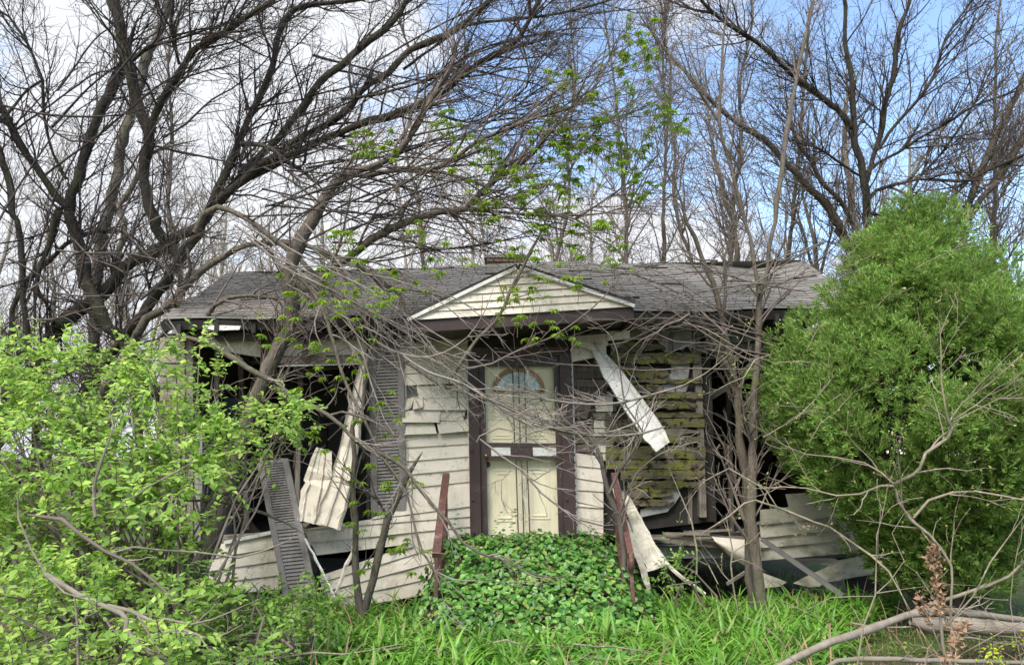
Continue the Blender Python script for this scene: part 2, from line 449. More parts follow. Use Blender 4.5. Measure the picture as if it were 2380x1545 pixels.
def glass_mat():
    m = bpy.data.materials.new('frosted_glass'); m.use_nodes = True
    b = m.node_tree.nodes['Principled BSDF']
    b.inputs['Base Color'].default_value = (.42, .55, .58, 1); b.inputs['Roughness'].default_value = .25
    v = m.node_tree.nodes.new('ShaderNodeTexVoronoi'); v.inputs['Scale'].default_value = 22
    g = m.node_tree.nodes.new('ShaderNodeNewGeometry'); m.node_tree.links.new(g.outputs['Position'], v.inputs['Vector'])
    r_ = m.node_tree.nodes.new('ShaderNodeValToRGB'); r_.color_ramp.elements[0].color = (.25, .42, .46, 1); r_.color_ramp.elements[1].color = (.72, .80, .80, 1)
    m.node_tree.links.new(v.outputs['Distance'], r_.inputs[0]); m.node_tree.links.new(r_.outputs[0], b.inputs['Base Color'])
    bp = m.node_tree.nodes.new('ShaderNodeBump'); bp.inputs['Strength'].default_value = .5
    m.node_tree.links.new(v.outputs['Distance'], bp.inputs['Height']); m.node_tree.links.new(bp.outputs[0], b.inputs['Normal'])
    return m
M['glass'] = glass_mat()

# leaf templates: x = length, y = width, z = up
def ovate(w=.3, fold=.07, droop=.12):
    V = np.array([(0, 0, 0), (.3, w, fold), (.3, 0, 0), (.3, -w, fold), (.68, w * .72, fold * .6 - droop * .3), (.68, 0, -droop * .4), (.68, -w * .72, fold * .6 - droop * .3), (1, 0, -droop)], float)
    return V, [np.array([(0, 2, 1), (0, 3, 2), (5, 7, 4), (5, 6, 7)]), np.array([(2, 5, 4, 1), (3, 6, 5, 2)])]
def palmate():
    V = [(0, 0, 0)]; F = []
    for a, L in ((-100, .55), (-50, .85), (0, 1.0), (50, .85), (100, .55)):
        ar = math.radians(a); c, s = math.cos(ar), math.sin(ar)
        i = len(V)
        for (u, w, z) in ((.45, .17, -.04), (1, 0, -.42), (.45, -.17, -.04)):
            V.append((c * u * L - s * w * L, s * u * L + c * w * L, z * L))
        F.append((0, i + 2, i + 1, i))
    return np.array(V, float), [np.array(F)]
def tuft(seed):
    r = np.random.default_rng(seed); V = []; F = []
    for k in range(15):
        x0 = r.uniform(0, .6); a = r.uniform(-1.0, 1.0) * (1.1 - x0); b = r.uniform(-.45, .45)
        L = r.uniform(.28, .5)
        d = np.array((math.cos(a) * math.cos(b), math.sin(a) * math.cos(b), math.sin(b)))
        base = np.array((x0, 0, 0)) + r.normal(size=3) * .03
        sd_ = norm(np.cross(d, r.normal(size=3))) * .035
        i = len(V); V += [base - sd_ * .7, base + d * L * .6 - sd_ * 1.2, base + d * L, base + d * L * .6 + sd_ * 1.2, ]
        F.append((i, i + 1, i + 2, i + 3))
    return np.array(V, float), [np.array(F)]
OVATE, PALM, BLADE = ovate(), palmate(), ovate(.22, .05, .2)
ROUND = ovate(.36, .06, .08)

# ------------------------------------------------------------------ the ground
def gz(x, y):
    """gentle bumps of the yard"""
    return 0.035 * np.sin(x * 1.7 + y * .9) + 0.03 * np.sin(x * .6 - y * 1.9 + 1.3)
def make_ground():
    xs = np.concatenate([np.linspace(-400, -9, 12), np.linspace(-8, 8, 70), np.linspace(9, 400, 12)])
    ys = np.concatenate([np.linspace(-30, 2.5, 8), np.linspace(3, 16, 60), np.linspace(17, 700, 20)])
    X, Y = np.meshgrid(xs, ys)
    Z = gz(X, Y) * (np.abs(X) < 30) * (Y < 60)
    V = np.stack([X, Y, Z], -1).reshape(-1, 3)
    nx = len(xs); i = np.arange(nx - 1)[None] + (np.arange(len(ys) - 1) * nx)[:, None]
    F = np.stack([i, i + 1, i + nx + 1, i + nx], -1).reshape(-1, 4)
    me = build_mesh('ground', V, [F], True); me.materials.append(M['soil'])
    o = bpy.data.objects.new('ground', me); COL.objects.link(o)
    props(o, 'damp soil of the overgrown front yard', kind='structure')
make_ground()

# ------------------------------------------------------------------ the house
YF = 8.4
GR = lambda x, y: np.array((x, y, 0.0))
house = thing('abandoned_house', (0.1, YF, 0), 'abandoned low house with cream siding torn off and a sagging grey shingle roof', 'house')
def part(name, acc, m, parent=house, **k): return obj(name, acc, m, parent, **k)
def Q(t, Y, *pts):
    return np.array([P(*tq(t, *p[:2]), Y if len(p) < 3 else p[2]) for p in pts])

def board_mesh(tl, tr, br, bl, out=.02, th=.004, n=6, wav=.003, rg=rng):
    """one lapped siding board: its lower edge stands proud of the wall"""
    tl, tr, br, bl = map(np.asarray, (tl, tr, br, bl))
    t = np.linspace(0, 1, n)[:, None]
    top = tl * (1 - t) + tr * t; bot = bl * (1 - t) + br * t
    o = np.array((0, -1, 0))
    w = (rg.normal(size=(n, 1)) * wav)
    bot = bot + o * (out + np.abs(w)); top = top + o * .004
    lip = bot + np.array((0, out * .8, .004))
    mid = top * .5 + bot * .5
    back = top + np.array((0, th, 0))
    V = np.vstack([top, mid, bot, lip])
    F = []
    for k in range(3):
        for i in range(n - 1):
            a = k * n + i; F.append((a, a + 1, a + n + 1, a + n))
    # ends closed with little triangles
    e0 = (0, n, 2 * n, 3 * n); e1 = (n - 1, 4 * n - 1, 3 * n - 1, 2 * n - 1)
    return Acc().add(V, np.array(F), np.array([e0, e1]))

def siding(c4, n, m, parent, Y=None, out=.02, skip=(), ragged=0.0, sag=0.0):
    TL, TR, BR, BL = map(np.asarray, c4)
    for k in range(n):
        if k in skip: continue
        a, b = k / n, (k + 1) / n
        l0, l1 = TL * (1 - a) + BL * a, TL * (1 - b) + BL * b
        r0, r1 = TR * (1 - a) + BR * a, TR * (1 - b) + BR * b
        if ragged:
            e = rng.normal(size=2) * ragged
            d = norm(TR - TL)
            l0, l1 = l0 + d * e[0], l1 + d * (e[0] + rng.normal() * ragged * .5)
        part('siding_board', board_mesh(l0, r0, r1, l1, out), m, parent)

# interior shell: floor, back wall, end walls, ceiling (dark rooms seen through the openings)
XL, XR, YB = -3.95, 4.15, 12.4
part('room_floor', Acc().box((.1, (YF + YB) / 2 + .1, .55), (XR - XL - .1, YB - YF - .1, .12)), M['interior'])
part('back_wall', Acc().box((.1, YB, 1.8), (XR - XL, .12, 2.6)), M['interior'])
part('ceiling', Acc().box((.1, (YF + YB) / 2, 3.02), (XR - XL, YB - YF - .2, .05)), M['interior'])
a = Acc()
a.box((XL, 10.4, 1.8), (.12, 3.9, 2.4)); part('end_wall', a, M['brownwood'])
part('end_wall', Acc().box((XR, 10.4, 1.8), (.12, 3.9, 2.4)), M['brownwood'])
part('partition', Acc().box((-.9, 10.4, 1.8), (.1, 3.8, 2.3)), M['interior'])
part('partition', Acc().box((1.35, 10.4, 1.8), (.1, 3.8, 2.3)), M['interior'])

# things seen inside the left room
blue = leaf_mat('pale_blue_curtain', [(.22, .28, .30), (.30, .36, .38)], .2, .9)
cur = Acc(); xs = np.linspace(0, 1, 15)
ct, cb = P(522, 925, 9.6), P(548, 1110, 9.6)
V = []
for z in (ct[2], cb[2]):
    for i, x in enumerate(xs): V.append((ct[0] + (cb[0] - ct[0]) * x, 9.6 + .03 * math.sin(i * 2.4), z))
cur.add(V, np.array([(i, i + 1, i + 16, i + 15) for i in range(14)]))
obj('curtain', cur, blue, label='pale blue curtain hanging in the dark left room behind the shrub', cat='curtain')
p0, p1 = P(470, 1030, 9.3), P(525, 1235, 9.3)
obj('cabinet', Acc().box(((p0[0] + p1[0]) / 2, 9.5, (p0[2] + .6) / 2), (p1[0] - p0[0], .4, p0[2] - .6)), M['board'],
    label='grey upright cabinet inside the left room beside the curtain', cat='cabinet')

# roof ------------------------------------------------------------
EL, ER = P(372, 744, 8.02), P(1995, 716, 8.02)
RL, RR_ = P(540, 632, 11.0), P(1862, 604, 11.0)
ER[0] = 3.95
def roofpt(u, v):
    """u along (0..1), v up the slope (0..1)"""
    a_ = EL * (1 - u) + ER * u; b_ = RL * (1 - u) + RR_ * u
    p = a_ * (1 - v) + b_ * v
    sag = -.05 * math.sin(u * 9.0) * v - .09 * math.exp(-((u - .93) / .05) ** 2) * v
    p[2] += sag + .012 * math.sin(u * 31 + v * 9)
    return p
roof_nrm = norm(np.cross(ER - EL, RL - EL)); roof_nrm = roof_nrm * np.sign(roof_nrm[2])
acc = Acc(); NU = 24; V = []
for lay in (0, 1):
    for v in (0, 1):
        for i in range(NU + 1): V.append(roofpt(i / NU, v) - roof_nrm * (.02 + .10 * lay))
V = np.array(V); n1 = NU + 1
F = []
for i in range(NU):
    F += [(i, i + 1, n1 + i + 1, n1 + i), (2 * n1 + i + 1, 2 * n1 + i, 3 * n1 + i, 3 * n1 + i + 1), (i + 1, i, 2 * n1 + i, 2 * n1 + i + 1), (n1 + i, n1 + i + 1, 3 * n1 + i + 1, 3 * n1 + i)]
F += [(0, n1, 3 * n1, 2 * n1), (NU, 2 * n1 + NU, 3 * n1 + NU, n1 + NU)]
acc.add(V, np.array(F))
roof = part('roof', acc, M['deck'])
# rear slope so that the roof is whole from the side
back = Acc().slab([RL, RR_, RR_ + (0, 2.2, -1.1), RL + (0, 2.2, -1.1)], .08)
part('rear_slope', back, M['shingle'], roof)
NC = 24; TAB = .305
Lu = np.linalg.norm(ER - EL)
rest = Acc(); cnt = 0
cands = []
for c in range(NC):
    v0, v1 = c / NC, min((c + 1.18) / NC, 1)
    off = (c % 2) * .5 + R.uniform(-.08, .08)
    nt = int(Lu / TAB) + 1
    for i in range(-1, nt + 1):
        u0, u1 = (i + off) * TAB / Lu, (i + 1 + off) * TAB / Lu
        u0, u1 = max(u0, -.004), min(u1, 1.004)
        if u1 - u0 < .006: continue
        g = .0006
        h = .013 + R.uniform(-.002, .002)
        if R.random() < .02: h += .015
        if R.random() < .006: continue
        dv = R.uniform(-.0015, .0015)
        lo = v0 + dv - (.008 if R.random() < .05 else 0)
        pa, pb = roofpt(u0 + g, lo) + roof_nrm * h, roofpt(u1 - g, lo + R.uniform(-.0012, .0012)) + roof_nrm * (h + R.uniform(-.001, .001))
        pc, pd = roofpt(u1 - g, v1) + roof_nrm * .002, roofpt(u0 + g, v1) + roof_nrm * .002
        th = roof_nrm * .009
        V = np.array([pa, pb, pc, pd, pa - th, pb - th])
        F = [np.array([(0, 1, 2, 3), (4, 5, 1, 0)]), np.array([(0, 3, 4), (1, 5, 2)])]
        cands.append((V, F))
for i, (V, F) in enumerate(cands):
    if i < 300: part('shingle', (V, F), M['shingle'], roof)
    else: rest.add(V, *F)
part('shingle_field', rest, M['shingle'], roof, kind='stuff')
# ridge cap
# rafters and dark soffit seen under the eave
for i in range(19):
    u = (i + .5) / 19
    e = EL * (1 - u) + ER * u
    part('rafter', Acc().box(e + (0, .32, -.10), (.045, .62, .11)), M['deck'], roof)
# eave board at the left: broken white fascia scrap
part('fascia_scrap', Acc().slab(Q('W', 8.05, (470, 752), (560, 757), (556, 766), (500, 768), (472, 762)), .02), M['white'])

# chimney ----------------------------------------------------------
chx0, chx1, chz0, chz1 = P(1131, 650, 11.1)[0], P(1216, 650, 11.1)[0], P(1131, 650, 11.1)[2] - .3, P(1131, 599, 11.1)[2]
chim = part('chimney', Acc().box(((chx0 + chx1) / 2, 11.35, (chz0 + chz1) / 2), (chx1 - chx0 - .03, .47, chz1 - chz0 - .02)), M['mortar'])
nr = int((chz1 - chz0) / .068); bw = (chx1 - chx0) / 2.5
me_b = None
for r_ in range(nr):
    z = chz0 + (r_ + .5) * (chz1 - chz0) / nr
    off = 0 if r_ % 2 else -.5
    for k in range(4):
        xa = max(chx0, chx0 + (k + off) * bw) + .005; xb = min(chx1, chx0 + (k + 1 + off) * bw) - .005
        if xb - xa < .04: continue
        dz = .012 if r_ == nr - 1 else 0
        part('brick', Acc().box(((xa + xb) / 2, 11.12 + R.uniform(-.004, .004) - dz, z), (xb - xa, .06, (chz1 - chz0) / nr - .012)), M['brick'], chim)
part('cap', Acc().box(((chx0 + chx1) / 2, 11.35, chz1 + .02), (chx1 - chx0 + .08, .58, .05)), M['mortar'], chim)
part('flashing', Acc().slab(Q('W', 11.0, (1124, 632), (1180, 622), (1222, 634), (1180, 640)), .03), M['deck'], chim)

# gable over the door ------------------------------------------------
YG = 7.55
def PG(x, y, Y=YG): return P(x, y, Y)
apex, gl, gr = PG(1204, 627), PG(951, 745), PG(1471, 713)
gbody = Acc().slab([apex, gr, gl], .05)
gable = part('gable', gbody, M['siding'])
lb = [(.0, .19), (.19, .36), (.36, .53), (.53, .70), (.70, .86), (.86, 1.0)]
nb = 6
for k in range(nb):
    a_, b_ = k / nb, (k + 1) / nb
    # line k runs from the left rake to the right rake
    def rk(s): return apex * (1 - s) + gl * s, apex * (1 - s) + gr * s
    (l0, r0), (l1, r1) = rk(a_), rk(b_)
    part('siding_board', board_mesh(l0 + (0, -.004, 0), r0 + (0, -.004, 0), r1 + (0, -.004, 0), l1 + (0, -.004, 0), .02), M['siding'], gable)
def bar(p, q, w, h, m, name, parent, up=(0, 0, 1), **k):
    """a squared beam from p to q, w deep, h tall"""
    p, q = np.asarray(p, float), np.asarray(q, float)
    d = norm(q - p); s = norm(np.cross(d, np.asarray(up, float))); u = np.cross(s, d)
    L = np.linalg.norm(q - p)
    Rm = np.stack([d, s, u], -1)
    return obj(name, Acc().box((p + q) / 2, (L, w, h), Rm), m, parent, **k)
# rakes: cream trim and a black shingle edge above
off = np.array((0, -.03, 0))
bar(apex + off + (-.02, 0, .01), gl + off + (-.01, 0, .0), .05, .035, M['white'], 'rake_trim', gable)
bar(apex + off + (.02, 0, .01), gr + off + (.01, 0, .0), .05, .035, M['white'], 'rake_trim', gable)
def gable_slope(e, sgn):
    """a roof plane running back from the rake into the main roof"""
    o = e + off; ap = apex + off
    # where the plane meets the main roof
    def hit(p):
        # main roof plane through EL with normal roof_nrm, travel along +Y
        t = np.dot(EL - p, roof_nrm) / roof_nrm[1]
        return p + np.array((0, max(t, .2) , 0))
    out = norm(e - apex); ap2 = ap + np.array((0, 0, .03)); e2 = o + out * .015 + np.array((0, 0, .03))
    q = [ap2, e2, hit(e2), hit(ap2)]
    nrm = norm(np.cross(q[1] - q[0], q[2] - q[0])); nrm *= np.sign(nrm[2])
    V = np.array(q + [p + nrm * .035 for p in q])
    A = Acc().add(V, [(0, 1, 2, 3), (7, 6, 5, 4), (0, 4, 5, 1), (1, 5, 6, 2), (2, 6, 7, 3), (3, 7, 4, 0)])
    s = part('gable_slope', A, M['deck'], gable)
gable_slope(gl, -1); gable_slope(gr, 1)
# beam under the gable, its soffit and cheeks
bl0, br0 = PG(936, 747), PG(1473, 714); bl1, br1 = PG(936, 774), PG(1473, 741)
part('fascia_beam', Acc().slab([bl0, br0, br1, bl1], .06), M['trim'])
part('porch_soffit', Acc().slab([bl1 + (0.02, .062, .06), br1 + (-.02, .062, .06), br1 + (-.02, .062, .035), bl1 + (.02, .062, .035)], YF - YG - .09), M['trim'])
# end returns of the porch box
bar(bl0 + (.02, .07, -.07), bl0 + (.02, .8, -.07), .03, .14, M['trim'], 'porch_return', house)
bar(br0 + (-.02, .07, -.07), br0 + (-.02, .8, -.07), .03, .14, M['trim'], 'porch_return', house)

# main fascia band at the left and the broken one at the right
part('fascia_beam', Acc().slab(Q('W', 8.25, (430, 772), (938, 768), (938, 786), (430, 792)), .05), M['trim'])
part('eave_board', Acc().slab(Q('W', 8.3, (430, 752), (938, 752), (938, 770), (430, 773)), .02), M['deck'])
# header strip above the left window: cream boards between dark posts
for (x0, x1, yt, yb0, yb1) in ((505, 606, 787, 812, 830), (637, 702, 787, 825, 826), (716, 852, 787, 824, 824)):
    part('header_board', Acc().slab(Q('W', 8.40, (x0, yt), (x1, yt), (x1, yb1), ((x0 + x1) / 2, (yb0 + yb1) / 2 + 1), (x0, yb0)), .02), M['siding'])
for x0, x1, y0, y1, m in ((612, 634, 786, 840, 'brownwood'), (703, 714, 786, 835, 'brownwood'), (852, 860, 786, 1200, 'deck'), (606, 614, 775, 870, 'rust')):
    part('stud', Acc().slab(Q('W', 8.36, (x0, y0), (x1, y0), (x1 - 1, y1), (x0 - 1, y1)), .06), M[m])
part('window_head', Acc().slab(Q('W', 8.42, (640, 829), (855, 826), (855, 842), (640, 848)), .05), M['wood'])
part('window_head', Acc().slab(Q('W', 8.40, (640, 849), (855, 843), (855, 846), (640, 852)), .03), M['white'])
part('window_sill', Acc().slab(Q('W', 8.44, (500, 1245), (720, 1232), (720, 1250), (500, 1265)), .10), M['wood'])
# tree-side corner of the house at the far left
for x0, x1, y0, y1, m, Y in ((430, 448, 790, 1260, 'wood_v', 8.45), (452, 470, 1000, 1260, 'metalgrey', 8.4), (498, 508, 790, 1240, 'deck', 8.45)):
    part('corner_post', Acc().slab(Q('W', Y, (x0, y0), (x1, y0), (x1, y1), (x0, y1)), .08), M[m])
siding(Q('W', 8.44, (372, 785), (430, 785), (432, 1300), (380, 1300)), 17, M['wood'], house)

# ---- wall between the shutter and the door (intact at the bottom, shredded in the middle)
wl_ = part('wall', Acc().slab(Q('W', 8.50, (862, 770), (1092, 770), (1100, 1262), (862, 1262)), .08), M['board'])
def WL(k): return P(940, 786 + 29.2 * k + .9 * k * k * .10, 8.42)
rows_y = [(782, 775), (811, 803), (840, 832), (868, 862), (896, 890), (925, 918), (953, 948), (981, 976), (1010, 1004), (1040, 1031), (1072, 1060), (1103, 1089), (1135, 1118), (1167, 1147)]
crump = {4: 1, 5: 2, 6: 2, 7: 1}
for k in range(len(rows_y) - 1):
    (l0, r0), (l1, r1) = rows_y[k], rows_y[k + 1]
    if k in crump:
        # broken into pieces lying at odd angles
        n = crump[k] + 1; xs_ = [940] + sorted(R.uniform(960, 1065) for _ in range(n - 1)) + [1087]
        for a_, b_ in zip(xs_[:-1], xs_[1:]):
            if R.random() < .05: continue
            dy, tw = R.uniform(-4, 4), R.uniform(-7, 7)
            f = lambda x: (l0 + (r0 - l0) * (x - 940) / 147, l1 + (r1 - l1) * (x - 940) / 147)
            (ta, ba), (tb, bb) = f(a_), f(b_)
            Yk = 8.42 - R.uniform(0, .05)
            q = [P(a_ + R.uniform(-5, 5), ta + dy, Yk), P(b_ + R.uniform(-12, 8), tb + dy + tw, Yk), P(b_ + R.uniform(-12, 12), bb + dy + tw, Yk), P(a_ + R.uniform(-8, 8), ba + dy, Yk)]
            part('siding_board', board_mesh(*q, out=.025 + R.uniform(0, .03), n=4), M['siding'] if R.random() < .6 else M['siding_dirty'], wl_)
    else:
        part('siding_board', board_mesh(P(940, l0, 8.42), P(1087 + k * .7, r0, 8.42), P(1087 + k * .7, r1, 8.42), P(940, l1, 8.42)), M['siding'], wl_)
# lower boards run on to the left beneath the shutter
low = [(1167, 1147, 945, 1228), (1200, 1176, 850, 1228), (1228, 1203, 705, 1230), (1262, 1228, 720, 1235)]
low_pts = [((940, 1167), (1096, 1147)), ((862, 1206), (1097, 1175)), ((706, 1230), (1098, 1199)), ((722, 1260), (1099, 1222)), ((738, 1289), (1100, 1246))]
for k in range(4):
    (l0, r0), (l1, r1) = low_pts[k], low_pts[k + 1]
    part('siding_board', board_mesh(P(*l0, 8.38), P(*r0, 8.38), P(*r1, 8.38), P(*l1, 8.38), n=9, wav=.006), M['siding'], wl_)
# foundation strip of siding, sagging away at the bottom
sk = part('lower_wall', Acc().slab(Q('W', 8.55, (735, 1262), (1100, 1240), (1100, 1385), (740, 1400)), .08), M['dark'])
sk_pts = [((742, 1338), (1012, 1246)), ((745, 1352), (1012, 1272)), ((752, 1374), (1012, 1304)), ((764, 1395), (1014, 1340)), ((790, 1415), (1014, 1376))]
for k in range(4):
    (l0, r0), (l1, r1) = sk_pts[k], sk_pts[k + 1]
    part('siding_board', board_mesh(P(*l0, 8.36), P(*r0, 8.36), P(*r1, 8.36), P(*l1, 8.36), n=8, wav=.006), M['siding'], sk)
part('foundation_flashing', Acc().slab(Q('W', 8.33, (905, 1278), (960, 1262), (960, 1270), (905, 1287)), .01), M['board'], sk)
# far-left lower boards, behind the fallen shutter
lw = part('lower_wall', Acc().slab(Q('W', 8.50, (425, 1262), (700, 1250), (700, 1400), (425, 1400)), .06), M['dark'])
q0 = [((452, 1277), (632, 1238)), ((455, 1302), (640, 1272)), ((460, 1330), (648, 1302)), ((465, 1358), (657, 1334)), ((470, 1385), (664, 1366))]
for k in range(4):
    (l0, r0), (l1, r1) = q0[k], q0[k + 1]
    part('siding_board', board_mesh(P(*l0, 8.38), P(*r0, 8.38), P(*r1, 8.38), P(*l1, 8.38), n=8, wav=.005), M['siding'], lw)
part('ledge', Acc().slab(Q('W', 8.34, (520, 1257), (634, 1232), (634, 1240), (520, 1265)), .08), M['white'], lw)

# ---- corner trims beside the door posts
part('corner_trim', Acc().slab(Q('W', 8.36, (1083, 835), (1088, 835), (1100, 1262), (1094, 1262)), .03), M['white'])
part('corner_trim', Acc().slab(Q('W', 8.36, (1325, 822), (1331, 822), (1343, 1240), (1336, 1240)), .03), M['white'])

# ---- door set
def SL(name, m, Y, th, *pts, parent=house, **k): return part(name, Acc().slab(Q('W', Y, *pts), th), m, parent, **k)
SL('door_head', M['trim'], 8.38, .08, (1086, 808), (1326, 806), (1327, 826), (1087, 830))
SL('door_head_panel', M['deck'], 8.44, .05, (1085, 770), (1326, 770), (1326, 810), (1086, 812))
SL('door_post', M['trim'], 8.30, .12, (1087, 826), (1111, 826), (1119, 1254), (1093, 1254))
SL('door_post', M['trim'], 8.30, .12, (1300, 824), (1327, 822), (1341, 1262), (1313, 1262))
for px_, py_ in ((1096, 1045), (1099, 1160), (1102, 1237), (1318, 1160), (1324, 1241), (1315, 930)):
    part('bolt', Acc().box(P(px_, py_, 8.285), (.02, .02, .02)), M['ironbar'])
def lean(x, y): return x + (y - 850) * .030
dd = part('door', Acc().slab(Q('W', 8.47, (1120, 849), (1288, 849), (1304, 1252), (1134, 1252)), .05), M['door'])
# embossed panels: raised frames on the door leaf
def emb(x0, x1, y0, y1):
    for k, (g, Y) in enumerate(((0, 8.462), (7, 8.460))):
        o = [(x0 + g, y0 + g), (x1 - g, y0 + g), (x1 - g, y1 - g), (x0 + g, y1 - g)]
        w = 2.6
        i_ = [(x0 + g + w, y0 + g + w), (x1 - g - w, y0 + g + w), (x1 - g - w, y1 - g - w), (x0 + g + w, y1 - g - w)]
        Vo = np.array([P(lean(x, y), y, Y) for x, y in o]); Vi = np.array([P(lean(x, y), y, Y) for x, y in i_])
        dpt = np.array((0, .012, 0))
        A = Acc().add(np.vstack([Vo, Vi, Vo + dpt, Vi + dpt]), [(j, (j + 1) % 4, 4 + (j + 1) % 4, 4 + j) for j in range(4)], [(j, 8 + j, 8 + (j + 1) % 4, (j + 1) % 4) for j in range(4)], [(4 + j, 4 + (j + 1) % 4, 12 + (j + 1) % 4, 12 + j) for j in range(4)])
        part('panel_moulding', A, M['door'], dd)
emb(1139, 1187, 1092, 1212); emb(1219, 1268, 1090, 1206)
emb(1139, 1187, 930, 1020); emb(1219, 1268, 930, 1020)
# fanlight
def arc(cx, cy, rx, ry, Y, n=16): return [P(cx + rx * math.cos(math.pi * i / n), cy - ry * math.sin(math.pi * i / n), Y) for i in range(n + 1)]
def ringarc(cx, cy, r0, r1, Y, th=.03):
    n = 18; O = np.array(arc(cx, cy, *r1, Y, n)); I = np.array(arc(cx, cy, *r0, Y, n)); d = np.array((0, th, 0))
    A = Acc(); m = n + 1
    A.add(np.vstack([O, I, O + d, I + d]), [(i, i + 1, m + i + 1, m + i) for i in range(n)], [(i, 2 * m + i, 2 * m + i + 1, i + 1) for i in range(n)], [(m + i, m + i + 1, 3 * m + i + 1, 3 * m + i) for i in range(n)])
    return A
part('fanlight_frame', ringarc(1205, 909, (52, 46), (62, 57), 8.44), M['goldtrim'], dd)
part('fanlight_sill', Acc().slab(Q('W', 8.44, (1142, 906), (1267, 906), (1267, 912), (1142, 912)), .03), M['goldtrim'], dd)
part('fanlight', Acc().slab(np.array(arc(1205, 907, 53, 47, 8.458)), .01), M['glass'], dd)
for ang in (40, 75, 105, 140):
    c_, s_ = math.cos(math.radians(ang)), math.sin(math.radians(ang))
    bar(P(1205 + 14 * c_, 907 - 12 * s_, 8.452), P(1205 + 52 * c_, 907 - 46 * s_, 8.452), .008, .006, M['white'], 'glazing_bar', dd, up=(0, 1, 0))
kn = Acc(); ths = np.linspace(0, 1, 7)
def knob(px_, py_, r, Y, m, parent, name='knob'):
    c = P(px_, py_, Y); prof = [(0, .5), (.015, .5), (.02, .9), (.035, 1), (.05, .85), (.056, .4), (.057, 0)]
    PPk = np.array([[c - (0, d, 0) for d, _ in prof]]); RRk = np.array([[r * q for _, q in prof]])
    A = Acc(); tubes(A, PPk, RRk, 12); return part(name, A, m, parent, smooth=True)
knob(1133, 1079, .035, 8.47, M['ironbar'], dd)
# security door in front
sd_ = part('security_door', Acc().slab(Q('W', 8.36, (1112, 826), (1126, 826), (1134, 1254), (1120, 1254)), .04), M['ironbar'], label='dark iron stile, rails and upright bars over the cream door')
SL('stile', M['ironbar'], 8.36, .04, (1286, 828), (1299, 828), (1312, 1256), (1299, 1256), parent=sd_)
SL('rail', M['ironbar'], 8.358, .03, (1126, 829), (1286, 829), (1287, 850), (1127, 850), parent=sd_)
SL('rail', M['ironbar'], 8.358, .03, (1130, 1028), (1294, 1030), (1294, 1038), (1130, 1038), parent=sd_)
SL('rail', M['ironbar'], 8.358, .03, (1131, 1059), (1295, 1059), (1296, 1066), (1132, 1069), parent=sd_)
SL('latch_plate', M['ironbar'], 8.362, .025, (1128, 1038), (1141, 1038), (1142, 1060), (1129, 1060), parent=sd_)
SL('middle_plate', M['ironbar'], 8.362, .02, (1186, 1038), (1238, 1038), (1239, 1059), (1187, 1059), parent=sd_)
SL('rail_plate', M['white'], 8.366, .015, (1141, 1038), (1186, 1038), (1187, 1059), (1142, 1059), parent=sd_)
SL('rail_plate', M['white'], 8.366, .015, (1238, 1038), (1293, 1038), (1294, 1059), (1239, 1059), parent=sd_)
knob(1130, 1059, .022, 8.36, M['brass'], sd_)
for (xa, xb, ya, yb) in ((1191, 1196, 850, 1028), (1205, 1209, 850, 1028), (1219, 1223, 850, 1028), (1199, 1205, 1068, 1253), (1212, 1218, 1068, 1253), (1225, 1232, 1068, 1253)):
    bar(P(xa, ya, 8.36), P(xb, yb, 8.36), .014, .014, M['ironbar'], 'bar', sd_, up=(0, 1, 0))
SL('threshold', M['trim'], 8.28, .2, (1112, 1252), (1316, 1255), (1316, 1268), (1112, 1265))

# ---- wall right of the door: torn cream panels over old brown siding
wr = part('wall', Acc().slab(Q('W', 8.56, (1330, 770), (1650, 770), (1665, 1210), (1336, 1250)), .05), M['deck'])
for k in range(12):
    y0 = 842 + k * 19.0
    sh = R.uniform(-2, 2)
    xe = 1412 + R.uniform(-12, 22)
    q = [P(1332, y0 + sh, 8.50), P(xe, y0 + sh + R.uniform(-2, 2), 8.50), P(xe + R.uniform(-8, 8), y0 + 18 + sh, 8.50), P(1333, y0 + 18 + sh, 8.50)]
    part('old_board', board_mesh(*q, out=.018, n=4), M['brownwood'], wr)
    if k > 3: part('old_board', board_mesh(P(1382 + R.uniform(-10, 8), y0 + 1, 8.475), P(1424, y0 + R.uniform(-2, 4), 8.475), P(1424, y0 + 19, 8.475), P(1378 + R.uniform(-10, 8), y0 + 19, 8.475), out=.02, n=4), M['siding_dirty' if k % 3 else 'wood'], wr)
# ragged hole in the old boards, its shade painted as a flat dark sheet
part('hole_shade', Acc().slab(Q('W', 8.468, (1376, 938), (1394, 930), (1398, 945), (1384, 962), (1372, 982), (1362, 1000), (1352, 1003), (1356, 985), (1366, 968)), .006), M['deck'], wr)
SL('soffit_panel', M['siding'], 8.33, .02, (1326, 782), (1412, 775), (1413, 802), (1328, 806), parent=wr)
SL('soffit_panel', M['siding'], 8.30, .02, (1410, 770), (1464, 768), (1463, 787), (1412, 792), parent=wr)
part('loose_board', board_mesh(P(1326, 812, 8.32), P(1408, 797, 8.26), P(1409, 826, 8.24), P(1329, 842, 8.30), out=.03), M['siding'], wr)
part('loose_board', board_mesh(P(1328, 800, 8.36), P(1400, 793, 8.33), P(1404, 806, 8.33), P(1329, 820, 8.36), out=.03), M['siding'], wr)
ys = [1052, 1082, 1110, 1138, 1165, 1176, 1204, 1236]
tilt = [10, 6, 10, 4, 14, 4, 16, 8]
for k in range(7):
    part('siding_board', board_mesh(P(1338, ys[k], 8.40), P(1402, ys[k] + tilt[k], 8.40), P(1402, ys[k + 1] + tilt[k + 1], 8.40), P(1340, ys[k + 1], 8.40), n=4), M['siding'], wr)

